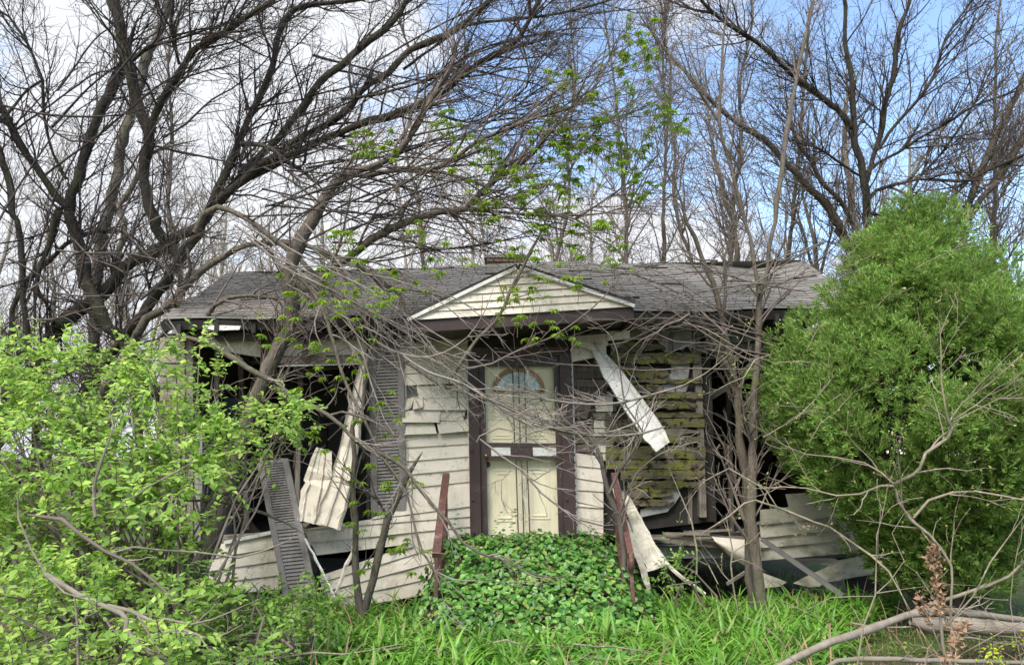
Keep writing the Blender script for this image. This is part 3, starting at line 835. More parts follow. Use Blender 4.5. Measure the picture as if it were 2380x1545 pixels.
# ---- rotten plank sheathing
def jag_plank(t, x0, x1, y0, y1, Y, m, name='plank', parent=None, rot_r=.0, rot_l=0.0, tl=0.0):
    """a plank whose ends are rotted to points; x0..x1,y0..y1 in tile units"""
    n = 14; top = []; bot = []
    for i in range(n + 1):
        f = i / n; x = x0 + (x1 - x0) * f
        wob = R.uniform(-7, 9); wob2 = R.uniform(-12, 8)
        e = 0
        if rot_r and f > 1 - rot_r: e = (f - (1 - rot_r)) / rot_r
        if rot_l and f < rot_l: e = max(e, (rot_l - f) / rot_l)
        h = y1 - y0
        top.append((x + (R.uniform(-8, 8) if e else 0), y0 + wob + tl * f + h * e * R.uniform(.2, .45)))
        bot.append((x + (R.uniform(-8, 8) if e else 0), y1 + wob2 + tl * f - h * e * R.uniform(.2, .45)))
    A = Acc()
    Tq = Q(t, Y, *top); Bq = Q(t, Y, *bot)
    mid = (Tq + Bq) / 2 + np.array([(0, R.uniform(-.004, .006), 0) for _ in range(n + 1)])
    d = np.array((0, .022, 0)); m_ = n + 1
    V = np.vstack([Tq, mid, Bq, Tq + d, Bq + d])
    F = [(i, i + 1, m_ + i + 1, m_ + i) for i in range(n)] + [(m_ + i, m_ + i + 1, 2 * m_ + i + 1, 2 * m_ + i) for i in range(n)] + \
        [(i, 3 * m_ + i, 3 * m_ + i + 1, i + 1) for i in range(n)] + [(2 * m_ + i, 2 * m_ + i + 1, 4 * m_ + i + 1, 4 * m_ + i) for i in range(n)] + \
        [(0, m_, 2 * m_, 4 * m_), (n, 3 * m_ + n, 4 * m_ + n, 2 * m_ + n)]
    F5 = [(0, 4 * m_, 3 * m_), (n, 3 * m_ + n, 4 * m_ + n)]
    A.add(V, np.array(F))
    return part(name, A, m, parent)
sheath = part('sheathing_wall', Acc().slab(Q('S', 8.55, (560, 190), (1210, 190), (1260, 1700), (380, 1700)), .02), M['deck'])
planks = [(600, 905, 205, 300, 'wood', .5, 0), (430, 915, 308, 408, 'moss', .45, 0), (430, 1245, 412, 512, 'moss', 0, 0), (500, 960, 535, 645, 'moss', .25, 0),
          (540, 1262, 652, 692, 'moss', 0, .1), (600, 912, 694, 766, 'moss', .2, 0), (700, 1265, 770, 826, 'moss', 0, .1), (700, 1215, 846, 920, 'moss', .15, 0),
          (380, 1270, 950, 1000, 'moss', .08, 0), (378, 1282, 1008, 1092, 'moss', 0, .05), (380, 1235, 1100, 1160, 'wood', .2, 0), (380, 1240, 1166, 1232, 'moss', .1, 0),
          (385, 1290, 1258, 1372, 'moss', 0, 0), (385, 1288, 1380, 1462, 'moss', .05, 0), (520, 1280, 1470, 1560, 'moss', .1, 0), (580, 1230, 1565, 1640, 'moss', .3, .1),
          (600, 1000, 1645, 1730, 'moss', .3, .1), (620, 1010, 1735, 1800, 'moss', .4, .1)]
for x0, x1, y0, y1, m, rr, rl in planks:
    jag_plank('S', x0, x1, y0, y1, 8.44, M[m], 'plank', sheath, rr, rl, R.uniform(-6, 6))
for q in (((885, 215), (955, 205), (958, 410), (905, 405), (930, 370), (880, 330), (900, 270)), ((995, 200), (1165, 200), (1165, 400), (1120, 350), (1080, 392), (1040, 375), (998, 400)),
          ((985, 512), (1150, 512), (1130, 652), (860, 655), (900, 610), (975, 600)), ((905, 700), (1010, 690), (1010, 765), (912, 768)), ((1018, 690), (1140, 690), (1110, 765), (1022, 765)),
          ((880, 1650), (1010, 1600), (1060, 1700), (1000, 1790), (940, 1850), (700, 1900), (700, 1830), (900, 1760))):
    part('insulation_board', Acc().slab(Q('S', 8.49, *q), .012), M['board'], sheath)
# studs and headers (grey bare timber)
for q, Y in ((((955, 190), (990, 190), (990, 410), (958, 410)), 8.47), (((1170, 190), (1200, 190), (1208, 660), (1180, 660)), 8.475), (((1205, 190), (1238, 190), (1242, 412), (1208, 412)), 8.46),
             (((1192, 412), (1248, 412), (1300, 1900), (1236, 1900)), 8.47), (((1288, 190), (1318, 190), (1320, 325), (1290, 325)), 8.5), (((1608, 180), (1640, 180), (1642, 322), (1610, 322)), 8.5),
             (((1130, 1500), (1165, 1500), (1170, 1960), (1135, 1960)), 8.52)):
    part('stud', Acc().slab(Q('S', Y, *q), .09), M['wood_v'])
for q, Y, m in ((((620, 135), (2050, 118), (2050, 178), (620, 190)), 8.40, 'wood'), (((1212, 332), (2010, 325), (2010, 388), (1214, 404)), 8.42, 'wood'), (((1640, 185), (2000, 178), (2000, 300), (1700, 300), (1640, 316)), 8.53, 'board'),
                (((1310, 195), (1608, 190), (1608, 322), (1312, 325)), 8.53, 'board'), (((640, 72), (1380, 78), (1400, 112), (1200, 120), (640, 100)), 8.15, 'wood'), (((1250, 405), (1330, 402), (1340, 1900), (1300, 1900)), 8.9, 'deck')):
    part('header_beam', Acc().slab(Q('S', Y, *q), .07), M[m])
# dark hanging timber in the opening
bar(P(*tq('S', 1340, 810), 8.9), P(*tq('S', 1560, 670), 8.9), .03, .07, M['wood'], 'fallen_lath', house)
# sill debris and the hole under the floor
SL('sill_beam', M['wood'], 8.42, .15, (1505, 1243), (1700, 1262), (1700, 1276), (1505, 1258))
for k in range(7):
    x0 = 1500 + k * 22 + R.uniform(-8, 8); y0 = 1240 + R.uniform(-6, 26)
    bar(P(x0, y0, 8.3 + R.uniform(0, .3)), P(x0 + R.uniform(60, 130), y0 + R.uniform(-6, 16), 8.3 + R.uniform(0, .3)), .04, .025, M['wood'], 'splintered_lath', house)
# right: siding that still hangs below the window, tilting
rw = part('lower_wall', Acc().slab(Q('W', 8.62, (1700, 1240), (2090, 1190), (2090, 1400), (1990, 1420), (1950, 1300)), .05), M['deck'])
rp = [((1768, 1184), (2120, 1160)), ((1764, 1217), (2124, 1192)), ((1766, 1247), (2128, 1220)), ((1705, 1277), (2130, 1244)), ((1765, 1299), (2132, 1272))]
rp = [((1766, 1184), (2122, 1150)), ((1765, 1218), (2124, 1182)), ((1766, 1248), (2126, 1212)), ((1704, 1277), (2128, 1240)), ((1738, 1303), (2130, 1270))]
for k in range(4):
    (l0, r0), (l1, r1) = rp[k], rp[k + 1]
    if k == 2: l0 = (1706, 1255); 
    part('siding_board', board_mesh(P(*l0, 8.40), P(*r0, 8.40), P(*r1, 8.40), P(*l1, 8.40), out=.045, n=8, wav=.008), M['siding_dirty'], rw)
part('siding_board', board_mesh(P(1825, 1148, 8.42), P(2120, 1128, 8.42), P(2122, 1150, 8.42), P(1832, 1178, 8.42)), M['siding_dirty'], rw)
rq = [((1905, 1310), (2140, 1262)), ((1940, 1318), (2142, 1286)), ((1915, 1352), (2144, 1312))]
for k in range(2):
    (l0, r0), (l1, r1) = rq[k], rq[k + 1]
    part('siding_board', board_mesh(P(*l0, 8.44), P(*r0, 8.44), P(*r1, 8.44), P(*l1, 8.44), n=8, wav=.008), M['siding_dirty'], rw)
# louvred shutter half seen beside the cedar
def shutter(name, c, Y0, Y1, n_up, n_lo, rail, label, parent=None, w=.06):
    """louvred shutter from four picture corners TL,TR,BR,BL; rail = fraction of the mid rail"""
    TL, TR = P(*c[0], Y0), P(*c[1], Y0); BR, BL = P(*c[2], Y1), P(*c[3], Y1)
    ctr = (TL + TR + BR + BL) / 4
    root = parent
    if label: root = thing(name, BL, label, 'shutter')
    d = np.array((0, .028, 0))
    def quad(a, b, c_, d_, nm, m=M['shutter'], th=.028):
        obj(nm, Acc().slab([a, b, c_, d_], th), m, root)
    def pt(u, v):
        a = TL * (1 - u) + TR * u; b = BL * (1 - u) + BR * u
        return a * (1 - v) + b * v
    e = .19
    quad(pt(0, 0), pt(e, 0), pt(e, 1), pt(0, 1), 'stile'); quad(pt(1 - e, 0), pt(1, 0), pt(1, 1), pt(1 - e, 1), 'stile')
    rh = .018
    for v0, v1 in ((0, .03), (rail - rh, rail + rh), (.975, 1)):
        quad(pt(e, v0) + d * .1, pt(1 - e, v0) + d * .1, pt(1 - e, v1) + d * .1, pt(e, v1) + d * .1, 'rail')
    quad(pt(e, .01) + d * .9, pt(1 - e, .01) + d * .9, pt(1 - e, .99) + d * .9, pt(e, .99) + d * .9, 'backing', M['deck'], .004)
    for v0, v1, n in ((.03, rail - rh, n_up), (rail + rh, .975, n_lo)):
        for i in range(n):
            a_ = v0 + (v1 - v0) * i / n; b_ = v0 + (v1 - v0) * (i + 1) / n
            V = np.array([pt(e, a_) + d * .75, pt(1 - e, a_) + d * .75, pt(1 - e, a_ + (b_ - a_) * .85) + d * .12, pt(e, a_ + (b_ - a_) * .85) + d * .12])
            q2 = V + np.array((0, .006, -.006))
            A = Acc().add(np.vstack([V, q2]), [(0, 1, 2, 3), (7, 6, 5, 4), (3, 2, 6, 7), (0, 4, 5, 1), (0, 3, 7, 4), (1, 5, 6, 2)])
            obj('slat', A, M['shutter'], root)
    return root
ws = thing('window_shutter', P(900, 1195, 8.34), 'tall grey-brown louvred shutter still upright on the wall left of the door', 'shutter')
shutter('window_shutter', ((857, 790), (938, 786), (944, 1186), (862, 1192)), 8.36, 8.36, 25, 23, .52, None, ws)
shutter('fallen_shutter', ((597, 1072), (669, 1064), (738, 1386), (660, 1394)), 8.22, 7.85, 24, 18, .50, 'louvred grey-brown shutter fallen and leaning against the low wall left of the strips')
shutter('corner_shutter', ((1955, 1060), (2035, 1055), (2040, 1150), (1958, 1156)), 8.45, 8.45, 6, 5, .5, 'dark louvred shutter bottom showing behind the cedar at the right', None)

# ---- torn pieces of cladding, each a thing of its own
def channel(name, path, Ys, prof, m, label, cat='siding strip', group=None, th=.004):
    """bent vinyl strip; path = [(x,y,width_px)], prof = cross-section [(u -.5...5, depth m)]"""
    t0 = np.arange(len(path)); t1 = np.linspace(0, len(path) - 1, (len(path) - 1) * 4 + 1)
    Ys = list(np.interp(t1, t0, Ys) + rng.normal(size=len(t1)) * .008)
    path = [(np.interp(q, t0, [p[0] for p in path]) + rng.normal() * 1.0, np.interp(q, t0, [p[1] for p in path]), np.interp(q, t0, [p[2] for p in path]) * (1 + rng.normal() * .035)) for q in t1]
    secs = []
    for i, ((x, y, w), Y) in enumerate(zip(path, Ys)):
        if i < len(path) - 1: dx, dy = path[i + 1][0] - x, path[i + 1][1] - y
        else: dx, dy = x - path[i - 1][0], y - path[i - 1][1]
        L = math.hypot(dx, dy); nx_, ny_ = dy / L, -dx / L
        secs.append([P(x + nx_ * u * w, y + ny_ * u * w, Y) + np.array((0, -dz * rng.uniform(.75, 1.2), 0)) for u, dz in prof])
    S = np.array(secs); n, k = S.shape[:2]
    V = np.vstack([S.reshape(-1, 3), S.reshape(-1, 3) + np.array((0, th, 0))]); o = n * k
    F = []
    for i in range(n - 1):
        for j in range(k - 1):
            a = i * k + j
            F += [(a, a + 1, a + k + 1, a + k), (o + a, o + a + k, o + a + k + 1, o + a + 1)]
        a = i * k; F += [(a, a + k, o + a + k, o + a)]; a = i * k + k - 1; F += [(a, o + a, o + a + k, a + k)]
    for j in range(k - 1):
        F += [(j, o + j, o + j + 1, j + 1)]; a = (n - 1) * k + j; F += [(a, a + 1, o + a + 1, o + a)]
    return obj(name, Acc().add(V, np.array(F)), m, None, label=label, cat=cat, group=group)
channel('hanging_strip', [(1378, 806, 10), (1392, 822, 26), (1420, 862, 42), (1470, 934, 50), (1520, 1006, 52), (1540, 1038, 40)], (8.24, 8.18, 8.1, 8.0, 7.93, 7.9),
        [(.5, .0), (.46, .03), (.36, .01), (.30, .035), (.16, .0), (.12, .02), (0, .05), (-.5, .035), (-.52, 0)], M['white'],
        'white folded cladding strip hanging diagonally from the eave right of the door')
channel('torn_flap', [(1340, 790, 26), (1366, 800, 22), (1386, 815, 12)], (8.27, 8.22, 8.2), [(.5, 0), (0, .03), (-.5, .0)], M['siding'],
        'small twisted cream flap curling at the top of the hanging strip')
channel('leaning_strip', [(855, 822, 6), (846, 856, 22), (832, 930, 34), (812, 1040, 44), (790, 1130, 52), (762, 1222, 62)], (8.28, 8.24, 8.18, 8.1, 8.04, 7.98),
        [(.5, .0), (.42, .03), (.38, .03), (.30, .0), (.0, .0), (-.04, .03), (-.12, .03), (-.16, .0), (-.46, .0), (-.5, .03)], M['siding'],
        'long cream ribbed strip leaning in the left window with its narrow end up')
channel('leaning_strip', [(752, 1043, 40), (742, 1100, 60), (730, 1160, 66), (722, 1215, 66)], (8.22, 8.16, 8.1, 8.05),
        [(.5, .0), (.2, .0), (.16, .025), (.08, .025), (.04, .0), (-.26, .0), (-.30, .025), (-.38, .025), (-.42, .0), (-.5, .0)], M['siding'],
        'short wide cream ribbed panel standing left of the long leaning strip')
channel('trim_stick', [(708, 1250, 5), (735, 1300, 6), (760, 1350, 6), (778, 1388, 6)], (7.95, 7.92, 7.88, 7.84), [(.5, 0), (0, .012), (-.5, 0)], M['white'],
        'thin pale stick of trim leaning right of the fallen shutter', 'trim strip')
channel('trim_stick', [(826, 1262, 8), (806, 1310, 9), (788, 1360, 8), (776, 1392, 6)], (8.2, 8.15, 8.1, 8.08), [(.5, 0), (0, .012), (-.5, 0)], M['siding'],
        'short cream trim piece slanting down across the low wall behind the saplings', 'trim strip')
channel('bottom_strip', [(1446, 1140, 10), (1470, 1190, 26), (1500, 1260, 38), (1530, 1320, 52)], (8.1, 8.0, 7.9, 7.8),
        [(.5, 0), (.3, .02), (.1, .0), (-.1, .03), (-.5, .01)], M['siding_dirty'], 'greenish cream strip slumped against the right handrail foot')
channel('bottom_strip', [(1424, 1130, 6), (1448, 1200, 12), (1476, 1270, 15), (1502, 1345, 14), (1512, 1392, 6)], (8.0, 7.85, 7.7, 7.6, 7.55),
        [(.5, 0), (.1, .025), (-.5, .0)], M['siding_dirty'], 'narrow mouldy trim board leaning beside the right handrail')
channel('bottom_strip', [(1530, 1290, 8), (1580, 1338, 9), (1640, 1380, 8)], (7.9, 7.8, 7.75),
        [(.5, 0), (.1, .012), (-.5, .0)], M['siding'], 'pale trim lying low at the edge of the dark hole')
# curled sheet at the right of the hole
def curl_sheet():
    edge_t = [(1654, 1246), (1690, 1250), (1730, 1254), (1765, 1252)]
    edge_b = [(1668, 1266), (1700, 1296), (1738, 1318), (1772, 1322)]
    n = 12; V = []
    for i in range(n + 1):
        f = i / n
        tx = np.interp(f * 3, range(4), [p[0] for p in edge_t]); ty = np.interp(f * 3, range(4), [p[1] for p in edge_t])
        bx = np.interp(f * 3, range(4), [p[0] for p in edge_b]); by = np.interp(f * 3, range(4), [p[1] for p in edge_b])
        for j in range(5):
            g = j / 4
            V.append(P(tx + (bx - tx) * g, ty + (by - ty) * g, 8.34 - .10 * math.sin(g * math.pi) - .04 * f))
    V = np.array(V); m_ = len(V)
    F = []
    for i in range(n):
        for j in range(4):
            a = i * 5 + j; F += [(a, a + 5, a + 6, a + 1), (m_ + a, m_ + a + 1, m_ + a + 6, m_ + a + 5)]
    A = Acc().add(np.vstack([V, V + (0, .004, .002)]), np.array(F))
    obj('curled_siding', A, M['siding'], None, label='cream siding sheet curled up at the right edge of the dark hole', cat='siding sheet', smooth=True)
curl_sheet()
A = Acc().slab(Q('W', 8.1, (1845, 1355), (1870, 1342), (1962, 1300), (1978, 1296), (1960, 1318), (1930, 1340), (1905, 1362), (1880, 1364)), .02)
obj('siding_scrap', A, M['siding_dirty'], None, label='jagged siding scrap crossing below the tilted right panel', cat='siding sheet')
A = Acc().slab(Q('W', 8.2, (1772, 1330), (1830, 1352), (1812, 1362), (1780, 1366), (1752, 1380), (1750, 1366)), .02)
obj('siding_scrap', A, M['siding_dirty'], None, label='small grey scrap lying behind the sapling trunk at the right', cat='siding sheet')
bar(P(1770, 1252, 8.2), P(1960, 1384, 7.6), .035, .045, M['metalgrey'], 'fallen_rail', None, label='long grey metal rail slanting down below the tilted right panel', cat='rail')
bar(P(1690, 1356, 8.0), P(1752, 1316, 8.25), .02, .03, M['wood'], 'broken_lath', None, label='short pale lath sticking out left of the sapling trunk', cat='lath')

# ---- stoop under the ground cover
st = thing('stoop', (.08, 7.6, 0), 'old concrete doorstep almost buried under glossy creeper', 'steps')
ZT = 0.66
def blk(y0, y1, z, name): obj(name, Acc().box((.10, (y0 + y1) / 2, z / 2), (1.72, y1 - y0, z)), M['concrete'], st)
blk(7.75, 8.28, ZT - .02, 'landing'); blk(7.45, 7.748, .46, 'step'); blk(7.15, 7.448, .28, 'step'); blk(6.85, 7.148, .12, 'step')

# ---- rusty handrails
def handrail(top, knee, foot, Yt, Yk, label, wtop, curl=False, extra=None):
    h = thing('handrail', (P(*foot, Yk)[0], Yk, 0), label, 'handrail', 'rusty handrails beside the doorstep')
    a, b = P(*top, Yt), P(*knee, Yk); f = P(*foot, Yk)
    dirn = norm(b - a)
    bar(a, b, wtop, .045, M['rust'], 'top_rail', h)
    if curl:
        pts = [b - dirn * .02]
        for i in range(8):
            t = i / 7 * math.pi * 1.1
            pts.append(b + np.array((0, -.06 * math.sin(t), -.06 + .06 * math.cos(t))))
        A = Acc(); pts = np.array(pts); tubes(A, pts[None], np.full((1, len(pts)), .024), 8)
        obj('rail_end', A, M['rust'], h, smooth=True)
    bar(b + (0, .02, -.02), (f[0], Yk + .02, 0.0), .032, .032, M['rust'], 'post', h, up=(0, 1, 0))
    a2 = a + (0, -.05, -.02)
    bar(a2, (a2[0] + .02, a2[1], ZT - .05), .032, .032, M['rust'], 'post', h, up=(0, 1, 0))
    lo_a, lo_b = a + (0, -.03, -.62), b + (0, 0.03, -.55)
    bar(lo_a, lo_b, .03, .03, M['rust'], 'lower_rail', h)
    for k in range(1, 6):
        t = k / 6; pa = a * (1 - t) + b * t; pb = lo_a * (1 - t) + lo_b * t
        bar(pa, pb, .014, .014, M['rust'], 'baluster', h, up=(0, 1, 0))
    return h
handrail((1037, 1103), (1014, 1290), (1014, 1436), 8.15, 6.95, 'rusty red-brown handrail standing at the left side of the doorstep', .075)
handrail((1426, 1102), (1466, 1290), (1476, 1440), 8.15, 6.95, 'rusty handrail with a curled end at the right side of the doorstep', .055, True)
# scrap bag by the door post
A = Acc(); c = P(1352, 1268, 8.1)
ring = np.array([[c + (0, 0, -.06), c + (.01, 0, -.02), c + (0, .01, .03), c + (.005, 0, .06)]]); tubes(A, ring, np.array([[.04, .06, .05, .012]]), 7)
obj('plastic_bag', A, M['board'], None, smooth=True, label='small crumpled clear plastic bag beside the foot of the right door post', cat='bag')

# studs, joists and rubbish dimly seen inside the rooms
for k in range(16):
    x = XL + .4 + k * .5
    part('room_stud', Acc().box((x, YB - .11, 1.8), (.05, .09, 2.5)), M['wood_v'])
for k in range(12):
    x = XL + .4 + k * .66
    part('ceiling_joist', Acc().box((x, 10.4, 2.93), (.045, 3.7, .12)), M['wood'])
for k in range(26):
    side = R.random() < .5
    x = R.uniform(-3.2, -1.3) if side else R.uniform(1.7, 3.6)
    y = R.uniform(8.8, 10.2); a = R.uniform(0, 3.14); L = R.uniform(.3, .9)
    d = np.array((math.cos(a), math.sin(a) * .5, R.uniform(-.1, .5))) * L
    p = np.array((x, y, .66 + max(0, -d[2])))
    bar(p, p + d, R.uniform(.03, .09), .02, M[R.choice(['wood', 'board', 'brownwood', 'siding_dirty'])], 'rubble_board', house)
for (x0, y0, x1, y1, Y, m) in ((700, 852, 690, 1200, 9.2, 'wood_v'), (560, 850, 575, 1230, 9.4, 'wood_v'), (1690, 820, 1700, 1250, 9.6, 'wood_v'), (1750, 820, 1748, 1250, 10.2, 'wood_v'), (790, 850, 600, 880, 9.0, 'wood')):
    bar(P(x0, y0, Y), P(x1, y1, Y), .06, .05, M[m], 'inner_stud', house, up=(0, 1, 0))
# nail slots along the torn vinyl at the corner
for k in range(22):
    part('nail_slot', Acc().box(P(1328 + k * .62, 840 + k * 18, 8.357), (.008, .006, .022)), M['deck'])

# ------------------------------------------------------------------ trees and bare shrubs
def vis(V, y0=None):
    pass
def tree(name, label, limbs, bark, twig, cat='tree', group=None, levels=None, trop=(0, 0, .05), buds=None, parts=True, tipr=.0013, seed=1, limbname='limb', crownname='crown', budsize=.02, leafcl=None, ws=1.0, ts=1.0):
    """limbs: (trace points, depth0, depth1, reaches the ground)"""
    rg = np.random.default_rng(seed)
    built = []
    for L in limbs:
        pts, Y0, Y1, gr = (list(L) + [None, False])[:4] if len(L) < 4 else L
        if Y1 is None: Y1 = Y0
        pts = [(a_, b_, None if c_ is None else c_ * ws) for a_, b_, c_ in pts]
        built.append(limb(pts, Y0, Y1, ground=gr))
    root = thing(name, built[0][0][0], label, cat, group)
    for i, (p, r) in enumerate(built):
        A = Acc(); tubes(A, p[None], r[None], 10 if r.max() > .03 else 6)
        obj('trunk' if i == 0 and limbs[0][3] else limbname, A, bark if r.max() > .011 else twig, root, smooth=True)
    PPs = [p for p, _ in built]; RRs = [r for _, r in built]
    A = Acc(); allp = []
    if levels is None: levels = [(3.5, .5, 1.7), (5.5, .25, .8), (7, .08, .3)]
    curP, curR = PPs, RRs
    for li, (dens, L0, L1) in enumerate(levels):
        tp = np.array(trop) * (1 if li < 2 else .6)
        o, rr = sub_branches(curP, curR, dens, L0, L1, ang=((18, 50), (25, 60), (30, 65))[min(li, 2)], k=(7, 5, 3)[min(li, 2)], trop=tp,
                             wander=(.13, .17, .2)[min(li, 2)], rmax=(.016 * ts, .0075 * ts, .0042 * ts)[min(li, 2)], rmul=.6, tipr=(.003, .0024, .0018)[min(li, 2)] * ts, rg=rg, curl=(.05, .08, .05)[min(li, 2)], tmin=.12)
        if len(o) == 0: break
        # nothing below the ground or too near the camera
        ok = (o[..., 2].min(1) > .15) & (o[..., 1].min(1) > 2.6)
        o, rr = o[ok], rr[ok]
        tubes(A, o, rr, 4 if li == 0 else 3)
        allp.append(o)
        curP, curR = list(o), list(rr)
    if A.n: obj(crownname, A, twig, root, kind='stuff')
    if buds and allp:
        tips = np.concatenate([a[:, -1] for a in allp[-2:]] + [a[:, 2] for a in allp[-1:]])
        k = min(len(tips), buds[1]); sel = rg.permutation(len(tips))[:k]
        ps = tips[sel]; d = norm(rg.normal(size=(k, 3)) + (0, 0, .6)); n_ = norm(rg.normal(size=(k, 3)) + (0, -.6, .6))
        V, F = scatter(OVATE, frames(d, n_), ps, rg.uniform(.6, 1.3, k) * budsize)
        obj('buds', (V, F), buds[0], root, kind='stuff')
    return root, allp

BD, BM, BP_ = M['bark_dark'], M['bark_mid'], M['bark_pale']
TD, TM, TP, TT = M['twig_dark'], M['twig_mid'], M['twig_pale'], M['twig_tan']
LV = [(6.6, .6, 2.6), (7.5, .3, 1.2), (7.0, .12, .45)]
LVt = [(3.2, .5, 1.8), (5.5, .25, .9), (6, .1, .35)]
dull_bud = leaf_mat('dull_olive_bud', [(.07, .085, .035), (.11, .13, .05), (.08, .06, .04)], .3)

# the big leaning tree at the left, with its dark forked limb
tree('leaning_tree', 'thick dark trunk leaning to the right whose S-shaped limb rises to the top left edge',
     [(T('D', (340, 900, 125), (430, 760, 115), (560, 600, 112), (680, 500, 105), (820, 390, 95), (950, 270, 95), (1100, 180, 95), (1230, 80, 90)) + T('A', (1290, 1450, 75), (1420, 1280, 70), (1560, 1130, 62), (1700, 1010, 56), (1850, 850, 58), (1990, 650, 58), (2110, 490, 58)) + T('B', (0, 420, 58), (120, 310, 58), (280, 190, 55), (400, 50, 45), (430, -40, 40)), 9.6, 8.6, True),
      (T('D', (1240, 250, 80), (1180, 180, 90), (1100, 50, 90)) + T('A', (1030, 1430, 85), (980, 1350, 78), (940, 1220, 76), (930, 1090, 84), (955, 960, 85), (970, 870, 88), (925, 750, 80), (890, 620, 85), (850, 470, 86), (800, 330, 92), (770, 200, 92), (730, 0, 98), (720, -60, 98)), 9.2, 8.7, False),
      (T('A', (985, 860, 60), (1000, 800, 52), (1040, 680, 60), (1090, 570, 60), (1160, 450, 58), (1230, 340, 56), (1390, 240, 50), (1560, 130, 45), (1740, 20, 40), (1800, -50, 38)), 8.9, 8.2, False),
      (T('A', (860, 390, 30), (920, 330, 34), (1000, 290, 34), (1100, 270, 24), (1300, 200, 22), (1500, 150, 14)), 8.7, 8.2, False),
      (T('A', (1160, 420, 26), (1130, 280, 30), (1110, 130, 30), (1120, 0, 28), (1110, -40, 24)), 8.8, 8.4, False)],
     BD, TD, levels=LV, trop=(.04, 0, .06), seed=21, ws=.86, buds=(dull_bud, 1800), budsize=.02)
tree('forked_tree', 'dark trunk at the left whose fork opens into a V above the green shrub',
     [(T('D', (870, 870, 95), (800, 770, 95), (700, 600, 95), (600, 420, 100), (560, 200, 92), (480, 0, 90)) + T('A', (450, 1400, 76), (480, 1240, 80), (540, 1060, 80), (590, 900, 76), (630, 740, 76), (700, 620, 80), (770, 480, 80), (810, 380, 72), (850, 250, 40), (900, 100, 25)), 9.3, 9.0, True),
      (T('A', (430, 1340, 55), (380, 1270, 58), (240, 1080, 56), (120, 930, 56), (0, 700, 60), (-80, 600, 55)), 9.1, 8.6, False),
      (T('A', (430, 1160, 26), (350, 1000, 22), (300, 850, 24), (275, 700, 24), (275, 520, 26), (240, 430, 24), (180, 290, 20), (60, 110, 18), (-20, 60, 15)), 9.1, 8.3, False),
      (T('A', (275, 520, 20), (180, 580, 22), (60, 720, 24), (0, 790, 24)), 8.9, 8.5, False),
      (T('A', (390, 1340, 50), (340, 1490, 50)) + T('D', (350, 120, 40), (290, 300, 36), (250, 480, 34), (235, 880, 36)), 9.15, 9.3, False)],
     BD, TD, levels=LV, trop=(-.02, 0, .06), seed=22, ws=.86, buds=(dull_bud, 1200), budsize=.02)
tree('pale_trunk_tree', 'straight pale mossy trunk standing behind the dark forked trees at the left',
     [(T('D', (670, 950, 82), (680, 550, 80), (690, 300, 80), (705, 50, 74)) + T('A', (700, 1350, 72), (750, 1150, 70), (800, 900, 68), (850, 730, 58), (915, 540, 66), (935, 420, 64), (990, 280, 52), (1060, 110, 52), (1090, 0, 50), (1100, -50, 50)), 10.8, 10.6, True)],
     BM, TM, levels=[(2.6, .5, 1.6), (4.5, .25, .8), (5, .1, .3)], seed=23)
tree('bent_tree', 'slim pale bent trunk just right of the straight pale mossy trunk',
     [(T('D', (880, 760, 44), (860, 620, 44), (820, 480, 44), (785, 340, 46), (800, 250, 46), (870, 120, 46), (880, 10, 46)) + T('A', (790, 1400, 42), (770, 1330, 40), (830, 1240, 36), (900, 1120, 32), (960, 1000, 28), (1080, 950, 22), (1300, 900, 16)), 10.6, 10.2, True)],
     BP_, TM, levels=LVt, seed=24)
tree('sweeping_tree', 'dark tree left of the house sweeping long limbs to the right over the roof',
     [(T('D', (760, 945, 72), (900, 760, 82), (1020, 590, 92), (1140, 430, 90), (1240, 300, 90), (1300, 200, 82), (1390, 80, 72)) + T('A', (1310, 1450, 62), (1370, 1330, 66), (1450, 1250, 66), (1600, 1130, 60), (1790, 1010, 58), (1920, 900, 55), (2207, 730, 55)) + T('B', (130, 580, 50), (300, 470, 52), (440, 330, 56), (620, 250, 54), (740, 190, 50), (850, 100, 48), (970, 0, 44), (1010, -40, 40)), 9.3, 8.0, True),
      (T('A', (1370, 1330, 60), (1400, 1240, 60), (1500, 1050, 60), (1550, 900, 52), (1600, 780, 48), (1660, 680, 48), (1740, 520, 50), (1780, 380, 50), (1790, 270, 46), (1860, 100, 56), (1980, 40, 40), (2207, 10, 38), (2400, -20, 35)), 9.0, 8.6, False),
      (T('A', (1400, 1310, 50), (1560, 1180, 58), (1800, 1060, 60), (1980, 960, 56), (2207, 860, 52)) + T('B', (200, 780, 60), (400, 730, 58), (550, 660, 50), (700, 560, 50), (800, 470, 50), (900, 400, 50), (1060, 320, 50), (1150, 250, 44), (1220, 130, 34), (1280, 0, 38), (1300, -40, 34)), 9.0, 7.7, False),
      (T('B', (1060, 325, 34), (1250, 280, 24), (1370, 250, 12)), 7.8, 7.7, False),
      (T('B', (400, 450, 26), (560, 330, 24), (820, 165, 24), (1100, 125, 28), (1400, 90, 25), (1650, 25, 22), (1760, -10, 18)), 8.4, 7.8, False),
      (T('A', (1560, 930, 40), (1720, 950, 36), (1860, 1040, 36), (1980, 1130, 30), (2140, 1270, 24)), 8.7, 7.7, False),
      (T('B', (0, 640, 30), (180, 620, 26), (420, 560, 24), (600, 505, 22), (860, 490, 18), (1200, 435, 16), (1420, 480, 10)), 8.3, 7.5, False),
      (T('B', (600, 740, 24), (820, 790, 22), (960, 740, 14), (1200, 560, 20), (1215, 480, 18), (1190, 330, 14)), 7.9, 7.3, False)],
     BD, TD, levels=[(6.2, .5, 2.2), (6.8, .25, 1.0), (6.5, .12, .4)], trop=(.03, 0, .06), seed=25, ws=.86, buds=(dull_bud, 2500), budsize=.018)
